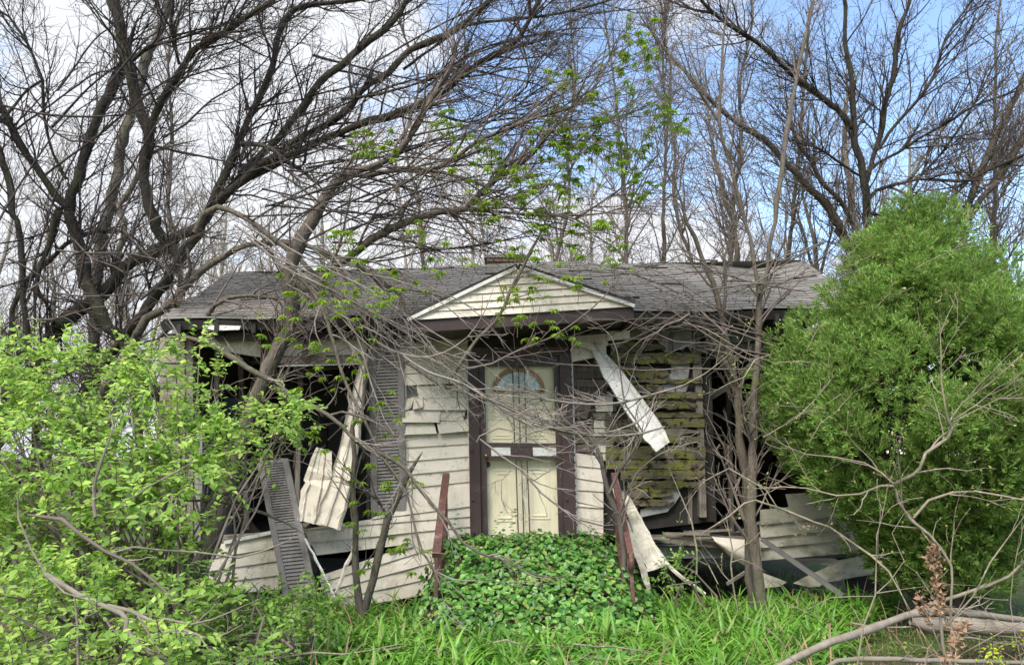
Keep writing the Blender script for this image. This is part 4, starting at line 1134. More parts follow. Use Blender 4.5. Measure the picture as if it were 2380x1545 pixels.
tree('arching_tree', 'greenish-brown tree whose long limb arches low over the left end of the roof',
     [(T('D', (820, 1000, 62), (960, 760, 60), (1000, 680, 66), (1150, 600, 62), (1270, 480, 60), (1400, 350, 50), (1560, 230, 45), (1720, 160, 40), (1900, 150, 40), (2080, 150, 35), (2377, 260, 33)) + T('E', (150, 330, 30), (280, 420, 30), (400, 500, 28), (450, 600, 26), (560, 790, 24), (650, 910, 22), (760, 1000, 22), (860, 1100, 20), (1000, 1200, 18), (1200, 1310, 16), (1400, 1400, 12), (1600, 1500, 8)), 9.0, 7.1, True),
      (T('D', (1150, 600, 30), (1210, 640, 34), (1300, 400, 30), (1330, 330, 26), (1310, 200, 22), (1240, 60, 20)), 8.8, 8.4, False),
      (T('D', (1090, 830, 26), (1270, 640, 40), (1390, 700, 34), (1500, 580, 32), (1600, 530, 30), (1750, 515, 26), (1900, 530, 20), (2020, 545, 8)), 8.5, 7.6, False)],
     BM, TM, levels=LVt, trop=(.06, -.02, -.02), seed=26)
# tree growing in front of the left window, carrying the young leaves
tree_g, gp = tree('window_tree', 'furrowed trunk leaning up in front of the left window into the maple-leaved branches',
     [(T('G', (1320, 800, 105), (1350, 740, 105), (1410, 590, 96), (1470, 400, 104), (1530, 220, 98), (1600, 60, 96)) + T('D', (1800, 1200, 112), (1900, 1000, 108), (1960, 820, 108), (2030, 600, 108), (2030, 420, 110), (2050, 250, 104), (2110, 80, 92)) + T('A', (2070, 1330, 80), (2180, 1190, 62)) + T('B', (130, 1110, 45), (300, 1050, 45), (400, 950, 44), (500, 800, 40), (590, 640, 40), (680, 490, 38), (720, 400, 30), (760, 250, 20)), 7.7, 7.6, True),
      (T('D', (2060, 400, 60), (2200, 480, 50), (2290, 330, 52), (2377, 280, 50)) + T('B', (300, 1480, 58), (440, 1410, 58), (640, 1360, 46), (800, 1360, 46), (850, 1310, 45), (900, 1240, 45), (1000, 1150, 40), (1150, 1060, 40), (1230, 1000, 34), (1320, 870, 30), (1400, 800, 20), (1560, 720, 14)), 7.65, 7.2, False),
      (T('B', (840, 1360, 26), (1000, 1370, 22), (1200, 1390, 20), (1400, 1395, 16), (1700, 1380, 13), (1900, 1300, 9)), 7.4, 7.0, False),
      (T('B', (160, 1140, 30), (350, 1100, 32), (600, 1090, 32), (800, 970, 30), (950, 880, 28), (1200, 780, 22), (1500, 690, 20), (1620, 600, 16), (1720, 430, 10)), 7.6, 7.0, False),
      (T('B', (300, 1080, 25), (500, 1100, 24), (700, 1130, 22), (870, 1180, 20), (1000, 1240, 17), (1200, 1285, 12)), 7.55, 7.1, False),
      (T('B', (1230, 1000, 18), (1350, 860, 16), (1500, 700, 14), (1640, 520, 13), (1760, 350, 12), (1810, 160, 8)), 7.2, 7.0, False),
      (T('B', (1400, 1300, 14), (1480, 1100, 15), (1560, 950, 14), (1700, 800, 12), (1950, 700, 10), (2100, 620, 7)), 7.2, 7.0, False),
      (T('B', (1500, 1420, 14), (1700, 1300, 14), (1900, 1150, 12), (2050, 1000, 10), (2080, 860, 7)), 7.2, 7.0, False)],
     BM, TM, levels=[(6.5, .5, 2.3), (7, .3, 1.1), (6, .1, .4)], trop=(.03, -.01, .01), seed=27)
# pale limbs that sweep down across the gable and the door
tree('overhanging_branch', 'pale mauve limb crossing the left window and drooping over the creeper mound', 
     [(T('D', (1460, 840, 46), (1620, 940, 42), (1800, 1060, 38), (1930, 1120, 35), (2010, 1230, 35), (2180, 1280, 35), (2280, 1340, 32), (2377, 1410, 28)) + T('H', (130, 110, 28), (280, 170, 28), (420, 280, 26), (500, 400, 24), (600, 520, 22), (700, 620, 20), (790, 750, 18), (900, 820, 16), (1060, 870, 14), (1200, 940, 12), (1400, 980, 8), (1530, 950, 5)), 6.9, 6.4, False),
      (T('H', (240, 165, 18), (370, 330, 15), (430, 450, 15), (480, 680, 14), (530, 820, 13), (600, 920, 13), (640, 1020, 10), (660, 1120, 6), (700, 1190, 4)), 6.7, 6.2, False),
      (T('H', (620, 940, 8), (720, 990, 8), (850, 1000, 7), (1000, 985, 4)), 6.4, 6.2, False),
      (T('D', (2300, 1345, 20), (2380, 1320, 18)) + T('E', (200, 1380, 20), (300, 1430, 14), (420, 1520, 8)), 6.75, 6.6, False),
      (T('D', (1470, 850, 40), (1300, 800, 26), (1150, 810, 20)), 6.9, 7.3, False)],
     BM, TP, cat='branch', levels=[(4, .15, .8), (6, .08, .35), (6, .04, .14)], trop=(.02, -.01, -.03), seed=28, ts=.8)
tree('overhanging_branch', 'long pale limb falling from the upper left across the gable to the door top',
     [(T('W', (455, 540, 16), (470, 500, 15), (505, 482, 13), (560, 500, 13), (620, 545, 12), (680, 590, 12), (730, 640, 11), (790, 690, 10)) + T('E', (110, 560, 22), (220, 800, 20), (330, 890, 20), (500, 1010, 18), (700, 1140, 16), (900, 1200, 15), (1100, 1270, 14), (1300, 1340, 12), (1600, 1465, 10), (1800, 1470, 8), (2000, 1440, 6)), 8.4, 6.6, False),
      (T('E', (240, 830, 14), (340, 890, 14), (520, 940, 14), (620, 940, 13), (720, 910, 12), (880, 800, 10), (1000, 620, 8), (1080, 400, 6)), 7.1, 6.7, False),
      (T('E', (0, 620, 16), (80, 740, 15), (150, 900, 15), (200, 1100, 13), (300, 1380, 11), (420, 1540, 8)), 7.2, 6.8, False),
      (T('W', (690, 640, 9), (740, 700, 9), (770, 780, 9), (800, 880, 8), (850, 980, 8), (900, 1080, 6), (960, 1160, 4)), 7.1, 6.6, False)],
     BM, TP, cat='branch', levels=[(4.5, .15, .9), (6.5, .08, .4), (6, .04, .15)], trop=(.02, -.01, -.02), seed=29, ts=.8)
tree('broken_branch', 'dark broken limb standing at a slant in front of the gable and beam',
     [(T('E', (745, 1130, 12), (765, 1080, 24), (850, 960, 30), (960, 810, 26), (1070, 700, 25), (1130, 600, 26), (1180, 470, 24), (1250, 350, 24), (1320, 200, 20), (1400, 60, 14), (1440, -100, 10)), 7.2, 7.1, False),
      (T('E', (770, 1060, 14), (870, 1020, 15), (1050, 985, 15), (1200, 910, 14), (1450, 810, 13), (1650, 680, 12), (1850, 500, 10), (1950, 370, 8)), 7.2, 6.9, False)],
     BM, TM, cat='branch', levels=[(4, .15, .8), (6, .08, .35), (6, .04, .14)], seed=30, ts=.8)
tree('tangled_vine', 'tangle of thin pale bare stems hanging in front of the cream door',
     [(T('E', (2377, 1140, 14), (2200, 1190, 14), (1950, 1260, 16), (1700, 1270, 16), (1450, 1240, 14), (1200, 1215, 12), (1000, 1200, 8)), 6.9, 6.7, False),
      (T('E', (2200, 1250, 12), (2050, 1400, 13), (1900, 1450, 14), (1700, 1480, 14), (1450, 1440, 12), (1250, 1330, 10), (1080, 1260, 7)), 6.9, 6.7, False),
      (T('H', (2100, 0, 12), (1950, 40, 14), (1750, 60, 14), (1500, 40, 13), (1300, -20, 10), (1100, -90, 6)), 6.9, 6.7, False),
      (T('E', (430, 930, 14), (600, 1040, 16), (860, 1130, 16), (1100, 1290, 16), (1300, 1410, 14)) + T('H', (1500, 20, 13), (1560, 60, 12)), 6.8, 6.7, False),
      (T('H', (900, 80, 12), (1040, 190, 13), (1160, 270, 13), (1300, 430, 12), (1440, 540, 10), (1530, 600, 9), (1700, 720, 5)), 6.8, 6.6, False),
      (T('H', (1100, 280, 7), (1040, 350, 7), (1040, 470, 7), (1080, 560, 5), (1160, 600, 3)), 6.75, 6.7, False),
      (T('H', (880, 100, 9), (900, 60, 9), (1020, 10, 9), (1200, 60, 8), (1400, 170, 7), (1600, 140, 5)), 6.8, 6.7, False)],
     TP, TP, cat='vine', levels=[(9, .15, .75), (9, .08, .36), (6, .04, .14)], trop=(0, -.01, -.01), seed=31, ts=.8)
tree('bare_shrub', 'bare shrub rooted beside the right handrail with reddish-brown arching twigs',
     [(T('H', (1860, 1180, 30), (1840, 1000, 34), (1830, 820, 36), (1800, 600, 36), (1740, 430, 34), (1710, 300, 30), (1690, 200, 26), (1600, 60, 20)) + T('E', (1550, 1380, 16), (1480, 1200, 12)), 7.3, 7.0, True),
      (T('H', (1740, 430, 18), (1800, 300, 18), (1880, 180, 16), (1960, 40, 14)) + T('E', (1980, 1280, 12), (1940, 1000, 10), (1880, 800, 7), (1700, 640, 5)), 7.1, 6.9, False),
      (T('H', (1700, 260, 16), (1640, 160, 14), (1560, 60, 12)) + T('E', (1500, 1400, 10), (1400, 1250, 8), (1300, 1150, 5)), 7.1, 6.8, False),
      (T('H', (1800, 600, 16), (1860, 420, 16), (1920, 300, 14), (2060, 180, 12), (2200, 130, 8)), 7.2, 7.0, False)],
     TM, TP, cat='shrub', levels=[(7, .15, .8), (8, .08, .35), (6, .04, .14)], trop=(-.02, -.01, .02), seed=32, ts=.8, limbname='stem', crownname='twigs')

# fine web of thin branches in the middle of the picture
def web(name, label, n, sx, ex, Y, w, bow, seed, mt, levels, cat='branch', trop=(0, 0, 0)):
    rg = np.random.default_rng(seed); L = []
    for i in range(n):
        x0, y0 = rg.uniform(*sx[0]), rg.uniform(*sx[1]); x1, y1 = rg.uniform(*ex[0]), rg.uniform(*ex[1])
        dx, dy = x1 - x0, y1 - y0; b = rg.uniform(*bow); n_ = 6; pts = []
        for j in range(n_ + 1):
            t = j / n_; s_ = math.sin(t * math.pi)
            pts.append((x0 + dx * t + rg.normal() * 7 * s_, y0 + dy * t - b * s_ * math.hypot(dx, dy) + rg.normal() * 7 * s_, w * (1 - .75 * t) * rg.uniform(.8, 1.1)))
        L.append((pts, rg.uniform(*Y), rg.uniform(*Y), False))
    return tree(name, label, L, mt, mt, cat=cat, levels=levels, trop=trop, seed=seed, ts=.6, ws=.8)
web('branch_web', 'web of thin dark arching branches above the left roof and the gable', 26, ((560, 860), (380, 620)), ((1000, 1560), (330, 640)), (7.0, 8.2), 7, (-.05, .22), 201, TD, [(4, .2, 1.0), (5, .08, .35)])
web('branch_web', 'thin pale branches trailing down across the roof, window and wall left of the door', 15, ((520, 800), (500, 700)), ((820, 1330), (760, 1080)), (6.8, 7.5), 6.5, (-.02, .18), 202, TP, [(4.5, .15, .7), (5, .06, .25)], trop=(0, 0, -.01))
web('branch_web', 'fine twigs crossing before the gable from the right-hand saplings', 16, ((1600, 1950), (560, 900)), ((1180, 1500), (560, 860)), (6.9, 7.4), 6, (-.02, .15), 203, TM, [(4.5, .15, .7), (5, .06, .25)])
web('branch_web', 'dark fine branches crossing high over the middle of the sky', 12, ((700, 1150), (60, 420)), ((1350, 1800), (-30, 330)), (7.6, 9.0), 8, (-.02, .18), 204, TD, [(4.5, .3, 1.2), (5.5, .1, .4)], trop=(0, 0, .03))
web('branch_web', 'thin curving dark branches crossing among the big trunks at the upper left', 17, ((-40, 420), (200, 720)), ((250, 800), (-40, 420)), (7.8, 9.2), 8, (-.25, .25), 205, TD, [(4.2, .3, 1.1), (5.5, .1, .4)])
web('branch_web', 'thin brown branches low among the trunks between the green shrub and the roof', 9, ((-40, 300), (420, 800)), ((200, 620), (420, 760)), (8.0, 9.2), 7, (-.2, .2), 206, TM, [(4.2, .3, 1.0), (5.5, .1, .4)])
# slender trees behind the roof, right of the middle
for i_, (bx, tx, Yb, wd, lab) in enumerate(((1480, 1400, 11.5, 15, 'slender bare tree directly behind the right slope of the gable'), (1560, 1560, 12.5, 17, 'slender upright bare tree behind the roof, second right of the gable'),
        (1640, 1500, 11.8, 16, 'slender bare tree behind the roof bending back toward the gable'), (1700, 1740, 12.4, 18, 'slender straight bare tree behind the roof left of the tall forked sapling'),
        (1820, 1900, 13, 18, 'slender bare tree behind the roof end, leaning toward the cedar'), (1290, 1350, 12.8, 13, 'slender bare tree behind the chimney, rising right of it'),
        (1000, 930, 13, 15, 'slender bare tree behind the roof left of the chimney'), (2290, 2340, 12, 18, 'slender bare tree at the right edge behind the cedar'), (420, 380, 13, 18, 'slender bare tree behind the left end of the roof'))):
    g_ = np.random.default_rng(300 + i_)
    tr_ = [(bx + (tx - bx) * t + g_.normal() * 10 * (t > 0), 760 - 860 * t, wd * .68 * (1 - .7 * t)) for t in np.linspace(0, 1, 7)]
    tree('slender_tree', lab, [(tr_, Yb, Yb - .6, True)], M['bark_mid'], TM, levels=[(5.5, .7, 2.8), (6.5, .3, 1.2), (5.5, .12, .42)], trop=(0, 0, .09), seed=310 + i_, buds=(dull_bud, 900), budsize=.026)

# dry sticks lying among the leaves
for k in range(14):
    g_ = np.random.default_rng(500 + k); x, y = g_.uniform(-1.8, 3.6), g_.uniform(5.2, 7.0); a = g_.uniform(-.6, .6); L = g_.uniform(.4, 1.2)
    n_ = 6; t = np.linspace(0, 1, n_)[:, None]
    p = np.array((x, y, .12 + g_.uniform(0, .15))) + np.array((math.cos(a), math.sin(a) * .5, g_.uniform(-.1, .1))) * L * t + g_.normal(size=(n_, 3)) * .015
    A = Acc(); tubes(A, p[None], np.linspace(.009, .003, n_)[None], 5)
    o, rr = sub_branches([p], [np.linspace(.009, .003, n_)], 4, .08, .25, k=3, rg=g_); tubes(A, o, rr, 3)
    obj('dry_stick', A, TT, None, smooth=True, label='thin dry stick lying among the bright strap leaves', cat='stick', group='dry sticks among the strap leaves')

# saplings at the left window
sap1, sp1 = tree('sapling', 'straight sapling left of the leaning stem, growing before the low siding',
     [(T('H', (112, 1130, 46), (95, 900, 42), (85, 650, 38), (75, 400, 34), (80, 200, 30), (70, 0, 26)) + T('E', (150, 1300, 26), (180, 1000, 22), (240, 800, 18), (350, 640, 12), (420, 430, 8)), 7.3, 7.2, True)],
     BM, TM, levels=[(3.5, .2, .9), (5, .1, .4)], seed=33, limbname='stem', crownname='twigs')
sap2, sp2 = tree('sapling', 'sapling stem leaning right toward the door above a forked foot',
     [(T('H', (170, 1130, 50), (205, 1000, 50), (235, 850, 48), (270, 700, 46), (300, 600, 44), (370, 450, 40), (430, 330, 34), (480, 240, 24), (530, 160, 12)), 7.3, 7.35, True),
      (T('H', (300, 590, 20), (250, 480, 16), (180, 420, 12), (60, 380, 7)), 7.3, 7.1, False)],
     BM, TM, levels=[(3.5, .2, .8), (5, .1, .4)], seed=34, limbname='stem', crownname='twigs')

# saplings and trees at the right
tree('tall_sapling', 'tall slim forked tree in front of the dark right-hand opening beside the cedar',
     [(T('I', (490, 1060, 88), (475, 900, 84), (465, 700, 84), (455, 500, 78), (450, 250, 66), (465, 0, 64)) + T('F', (500, 1300, 60), (505, 1100, 58), (515, 900, 55), (528, 700, 54), (540, 520, 54), (580, 400, 38), (610, 150, 38), (650, 0, 34)) + T('C', (610, 1300, 44), (640, 1100, 40), (670, 850, 40), (700, 650, 35), (740, 500, 30), (790, 270, 24), (850, 0, 20), (870, -50, 18)), 7.2, 7.4, True),
      (T('F', (530, 500, 42), (500, 330, 36), (460, 100, 34), (430, 0, 32)) + T('C', (380, 1320, 34), (340, 1180, 30), (280, 980, 28), (245, 820, 28), (250, 500, 22), (270, 200, 18), (300, 0, 14)), 7.25, 7.5, False),
      (T('C', (245, 820, 20), (150, 660, 20), (40, 500, 16), (0, 400, 12)) + T('B', (2150, 250, 8)), 7.4, 7.3, False),
      (T('C', (340, 1160, 18), (380, 1020, 18), (440, 860, 14), (520, 700, 9)), 7.35, 7.3, False),
      (T('F', (560, 480, 16), (700, 420, 14), (860, 350, 12), (960, 330, 6)), 7.2, 7.0, False),
      (T('F', (520, 520, 18), (450, 430, 14), (380, 440, 8)), 7.2, 7.1, False),
      (T('F', (520, 700, 12), (640, 560, 12), (800, 430, 10), (930, 350, 5)), 7.2, 7.0, False)],
     BM, TM, levels=[(3.6, .4, 1.7), (6, .2, .8), (5.5, .08, .3)], trop=(0, 0, .07), seed=35, ws=.85, buds=(dull_bud, 1200), budsize=.018)
tree('twin_stem_tree', 'twin-stemmed pale grey tree left of the tall sapling before the dark opening',
     [(T('I', (440, 900, 46), (420, 600, 50), (400, 250, 54), (385, 0, 52)) + T('F', (400, 1300, 54), (370, 1100, 52), (340, 950, 50), (310, 800, 42), (270, 650, 42), (200, 420, 38), (130, 230, 34), (90, 100, 30), (30, 0, 26)) + T('C', (0, 1330, 20), (-60, 1150, 14)), 7.5, 7.7, True),
      (T('F', (275, 660, 32), (295, 550, 26), (300, 450, 22), (290, 250, 18), (350, 50, 14)) + T('C', (390, 1350, 12), (440, 1200, 8)), 7.5, 7.6, False),
      (T('F', (370, 1090, 40), (300, 980, 36), (230, 850, 34), (170, 740, 26), (60, 620, 18), (0, 560, 12)), 7.5, 7.4, False)],
     BM, TM, levels=[(3.4, .3, 1.5), (6, .2, .7), (5, .08, .3)], trop=(0, 0, .06), seed=36)
LR = [(6.2, .6, 2.6), (7.0, .3, 1.2), (6.0, .12, .42)]
tree('spreading_tree', 'dark tree behind the cedar with long limbs fanning across the blue sky',
     [(T('C', (1215, 1560, 58), (1210, 1460, 58), (1200, 1300, 62), (1170, 1080, 62), (1110, 940, 52), (1100, 830, 50), (1100, 600, 42), (1080, 450, 40), (1050, 280, 36), (1040, 0, 30), (1035, -60, 28)), 11, 10.6, True),
      (T('C', (1190, 1180, 44), (1225, 1070, 42), (1260, 950, 46), (1290, 760, 50), (1340, 560, 45), (1380, 300, 40), (1410, 170, 36), (1450, 50, 26), (1480, -30, 22)), 10.9, 10.5, False),
      (T('C', (1100, 840, 54), (1000, 720, 50), (850, 590, 50), (700, 470, 45), (560, 330, 40), (400, 220, 35), (200, 90, 28), (100, -20, 24)), 10.8, 9.6, False),
      (T('C', (1180, 1130, 30), (1250, 1060, 26), (1400, 980, 25), (1530, 890, 23), (1700, 800, 22), (1900, 680, 20), (2207, 570, 15)), 10.9, 10, False),
      (T('C', (1270, 960, 28), (1330, 870, 26), (1430, 760, 25), (1560, 600, 25), (1650, 430, 22), (1700, 250, 20), (1820, 80, 16), (1890, -20, 12)), 10.8, 10.2, False),
      (T('C', (1200, 1290, 36), (1250, 1235, 32), (1450, 1180, 26), (1530, 1160, 24), (1850, 1170, 24), (1950, 1110, 25), (2100, 1050, 30), (2260, 980, 26)), 11, 9.6, False),
      (T('C', (1210, 1380, 26), (1400, 1370, 22), (1530, 1150, 22), (1640, 1030, 20), (1760, 870, 20), (1900, 650, 18), (2000, 450, 15), (2100, 250, 10)), 11, 10.4, False),
      (T('C', (1150, 1140, 22), (1000, 1040, 20), (880, 960, 17), (740, 920, 14), (600, 840, 10)), 10.9, 10, False)],
     BD, TD, levels=LR, trop=(0, 0, .08), seed=37, ws=.82, ts=.85, buds=(dull_bud, 3500), budsize=.028)
tree('slanting_tree', 'brown tree behind the roof slanting far up to the left beside the cedar top',
     [(T('C', (1130, 1640, 66), (1050, 1545, 62), (950, 1370, 66), (850, 1250, 52), (700, 1090, 50), (600, 980, 50), (500, 900, 45), (400, 830, 40), (200, 660, 35), (0, 450, 30)) + T('B', (2100, 330, 24), (2000, 200, 18), (1900, 60, 12)), 12, 11, True),
      (T('C', (1110, 1480, 34), (1020, 1300, 34), (900, 1180, 36), (820, 1040, 34), (740, 900, 30), (690, 760, 20), (620, 640, 14)), 11.9, 11.2, False)],
     BM, TM, levels=LR, trop=(0, 0, .07), seed=38, ws=.85, ts=.85, buds=(dull_bud, 2500), budsize=.028)
tree('edge_tree', 'leaning pair of brown limbs rising right of the cedar top at the picture edge',
     [(T('C', (1790, 1420, 44), (1830, 1370, 42), (1880, 1240, 42), (1930, 1080, 45), (2030, 880, 40), (2150, 620, 35), (2230, 470, 30)), 10.5, 10, True),
      (T('C', (1850, 1420, 36), (1900, 1340, 38), (2000, 1200, 40), (2130, 1020, 40), (2230, 800, 35)), 10.4, 10, False),
      (T('C', (1930, 1085, 24), (1800, 1190, 22), (1700, 1260, 20)), 10.4, 10.2, False)],
     BM, TM, levels=LR, trop=(0, 0, .06), seed=39, buds=(dull_bud, 1000), budsize=.024)
tree('bare_tree', 'slim tan tree behind the roof between the twin stems and the slanting tree',
     [(T('C', (1130, 1500, 35), (1100, 1400, 35), (1080, 1200, 36), (1050, 1050, 42), (1050, 850, 30), (1060, 650, 25), (1060, 400, 16)), 13, 13, True)],
     M['bark_pale'], M['twig_far'], levels=LR, trop=(0, 0, .07), seed=40)
tree('bare_tree', 'thin yellowish tree rising behind the roof right of the gable',
     [(T('C', (340, 1560, 36), (330, 1450, 36), (260, 1230, 36), (220, 1080, 30), (180, 900, 25), (160, 700, 20), (120, 400, 12)), 13, 13, True)],
     M['bark_pale'], M['twig_far'], levels=LR, trop=(0, 0, .07), seed=41)
# small trunks along the left edge
tree('thin_tree', 'thin dark trunk at the far left edge leaning slightly beside the forked tree',
     [(T('D', (200, 980, 45), (190, 880, 45), (170, 480, 40), (150, 300, 42), (130, 0, 40)) + T('A', (100, 1400, 40), (60, 1220, 46), (0, 1000, 44), (-60, 850, 40)), 10, 9.5, True),
      (T('D', (170, 420, 36), (260, 330, 34), (380, 230, 34), (500, 130, 34), (640, 70, 34), (770, 55, 30), (900, 90, 22), (1000, 150, 16), (1200, 250, 12)), 9.8, 8.6, False)],
     BD, TD, levels=LVt, seed=42)
tree('thin_tree', 'slender dark stem between the far left edge and the forked tree',
     [(T('D', (60, 900, 34), (90, 600, 34), (150, 480, 30), (280, 300, 28), (400, 60, 24)) + T('A', (390, 1380, 22), (450, 1220, 14)), 10.4, 10, True)],
     BD, TD, levels=LVt, seed=43)

# the thicket of far trees
def far_tree(seed, H):
    rg = np.random.default_rng(seed)
    n = 9; z = np.linspace(0, H, n)
    p = np.stack([np.cumsum(rg.normal(size=n) * .14), np.cumsum(rg.normal(size=n) * .1), z], -1); p[0, :2] = 0
    r = np.linspace(.09, .012, n) * rg.uniform(.8, 1.3)
    p, r = smooth_path(p, r, .5)
    lim, lr = sub_branches([p], [r], 3.2, 1.2, 3.6, ang=(20, 50), k=7, trop=(0, 0, .10), wander=.1, rmax=.035, rmul=.7, tipr=.004, rg=rg, tmin=.2)
    T1_ = Acc(); tubes(T1_, p[None], r[None], 6); tubes(T1_, lim, lr, 4)
    A = Acc(); cp_, cr_ = list(lim), list(lr)
    for d_, a_, b_, k_ in ((4.2, .5, 1.5, 4), (5.5, .2, .7, 3)):
        o, rr = sub_branches(cp_, cr_, d_, a_, b_, ang=(20, 55), k=k_, trop=(0, 0, .08), wander=.15, rmax=.011, tipr=.005, rg=rg)
        tubes(A, o, rr, 3); cp_, cr_ = list(o), list(rr)
    return build_mesh('trunk', *T1_.arrays(), True), build_mesh('crown', *A.arrays())
protos = [far_tree(100 + i, h) for i, h in enumerate((8.0, 9.5, 7.0, 8.6))]
for t_, c_ in protos: t_.materials.append(M['bark_pale']); c_.materials.append(M['twig_far'])
spots = []
for i in range(44):
    x = -17 + 34 * (i + .5) / 44 + R.uniform(-.6, .6)
    y = R.uniform(16, 27) if abs(x) < 9 else R.uniform(13, 24)
    spots.append((x * y / 20, y))
for i, (x, y) in enumerate(spots):
    t_, c_ = protos[i % 4]
    if x < -2: lab, gp_ = 'bare far tree in the pale thicket left of the house', 'bare far trees left of the house'
    elif x < 4.5: lab, gp_ = 'bare far tree seen over the roof ridge behind the house', 'bare far trees behind the roof'
    else: lab, gp_ = 'bare far tree rising behind the cedar at the right', 'bare far trees behind the cedar'
    e = thing('far_tree', (x, y, 0), lab, 'tree', gp_)
    e.rotation_euler.z = R.uniform(0, 6.28); s = R.uniform(.8, 1.15); e.scale = (s, s, s * R.uniform(.9, 1.1))
    for nm, me in (('trunk', t_), ('crown', c_)):
        o = bpy.data.objects.new(nm, me); COL.objects.link(o); o.parent = e

# ------------------------------------------------------------------ maple leaves on the middle branches
def maple_clusters():
    rg = np.random.default_rng(77)
    cents = [(1300, 180), (1340, 200), (1440, 95), (1445, 150), (1460, 200), (1480, 130), (1520, 230), (1540, 270), (1570, 290), (1590, 280), (1470, 350), (1500, 330), (1290, 310), (1280, 345), (1300, 300), (1330, 370),
             (1360, 350), (1450, 370), (1490, 400), (1480, 450), (1250, 420), (1340, 450), (1380, 440), (1060, 340), (1090, 360), (1150, 350), (1110, 410), (1190, 390), (1230, 390), (1030, 300), (850, 320), (900, 330),
             (840, 360), (1130, 470), (1200, 460), (1260, 480), (1300, 540), (1390, 520), (1430, 540), (1430, 590), (1240, 530), (1170, 540), (1060, 570), (1080, 590), (990, 540), (800, 545), (830, 600), (760, 620),
             (1380, 220), (1410, 260), (1355, 310), (1400, 330), (1320, 420), (1290, 460), (1345, 345), (1470, 60), (1500, 90), (1540, 250), (1450, 330), (1220, 430), (1170, 420), (1260, 350), (1300, 270), (1250, 500), (1180, 590), (1240, 600), (1340, 560)]
    low = [(850, 620), (760, 700), (780, 690), (720, 690), (800, 740), (830, 760), (700, 710), (910, 640), (920, 690), (730, 800), (760, 800), (800, 870), (830, 830), (740, 850), (680, 890), (650, 770), (665, 740),
           (670, 680), (1190, 690), (1230, 700), (1250, 670), (1330, 650), (1190, 730), (1270, 760), (1320, 770), (1240, 780), (1310, 790), (910, 940), (915, 1000), (820, 970), (860, 680), (770, 660), (880, 700), (940, 650), (1000, 620), (1300, 610), (1430, 620)]
    sap = [(900, 1130), (960, 1120), (890, 1240), (930, 1270), (820, 1120), (830, 1180), (860, 1080), (950, 1330), (850, 1310), (880, 1200), (840, 1240), (810, 1210), (905, 1060), (760, 1050), (720, 1010), (975, 1250)]
    out = []; st = Acc()
    PPs = []
    for lst, n, sg, Y, drop in ((cents, 6, 20, (6.9, 7.4), .03), (low, 4, 20, (6.7, 7.2), .03), (sap, 2, 12, (7.0, 7.3), .03)):
        for cx_, cy_ in lst:
            for k in range(max(1, int(rg.poisson(n)))):
                x, y = cx_ + rg.normal() * sg, cy_ + rg.normal() * sg
                p = P(x, y, rg.uniform(*Y))
                # a little twig carrying three to five drooping leaves
                d0 = norm(np.array((rg.normal() * .6, rg.normal() * .6, .7)))
                a = p - d0 * rg.uniform(.12, .3); m_ = (a + p) / 2 + rg.normal(size=3) * .015
                PPs.append([a, m_, p])
                for j in range(int(rg.integers(3, 6))):
                    an = rg.uniform(0, 6.28); d = norm(np.array((math.cos(an), math.sin(an), rg.uniform(-.7, .1))))
                    out.append((p + d * .012, d, norm(np.array((rg.normal() * .3, rg.normal() * .3, 1))), rg.uniform(.045, .085) * (1 if lst is not low else .85)))
    root = thing('maple_branches', P(1250, 420, 7.2), 'fine twigs with bright yellow-green young maple leaves hanging above the gable and roof', 'branch')
    PPs = np.array(PPs); tubes(st, PPs, np.tile([.003, .0022, .0015], (len(PPs), 1)), 3)
    obj('twigs', st, TM, root, kind='stuff')
    pos = np.array([o[0] for o in out]); D_ = np.array([o[1] for o in out]); N_ = np.array([o[2] for o in out]); S_ = np.array([o[3] for o in out])
    place_leaves(PALM, frames(D_, N_), pos, S_, M['leaf_maple'], root, 'foliage')
maple_clusters()

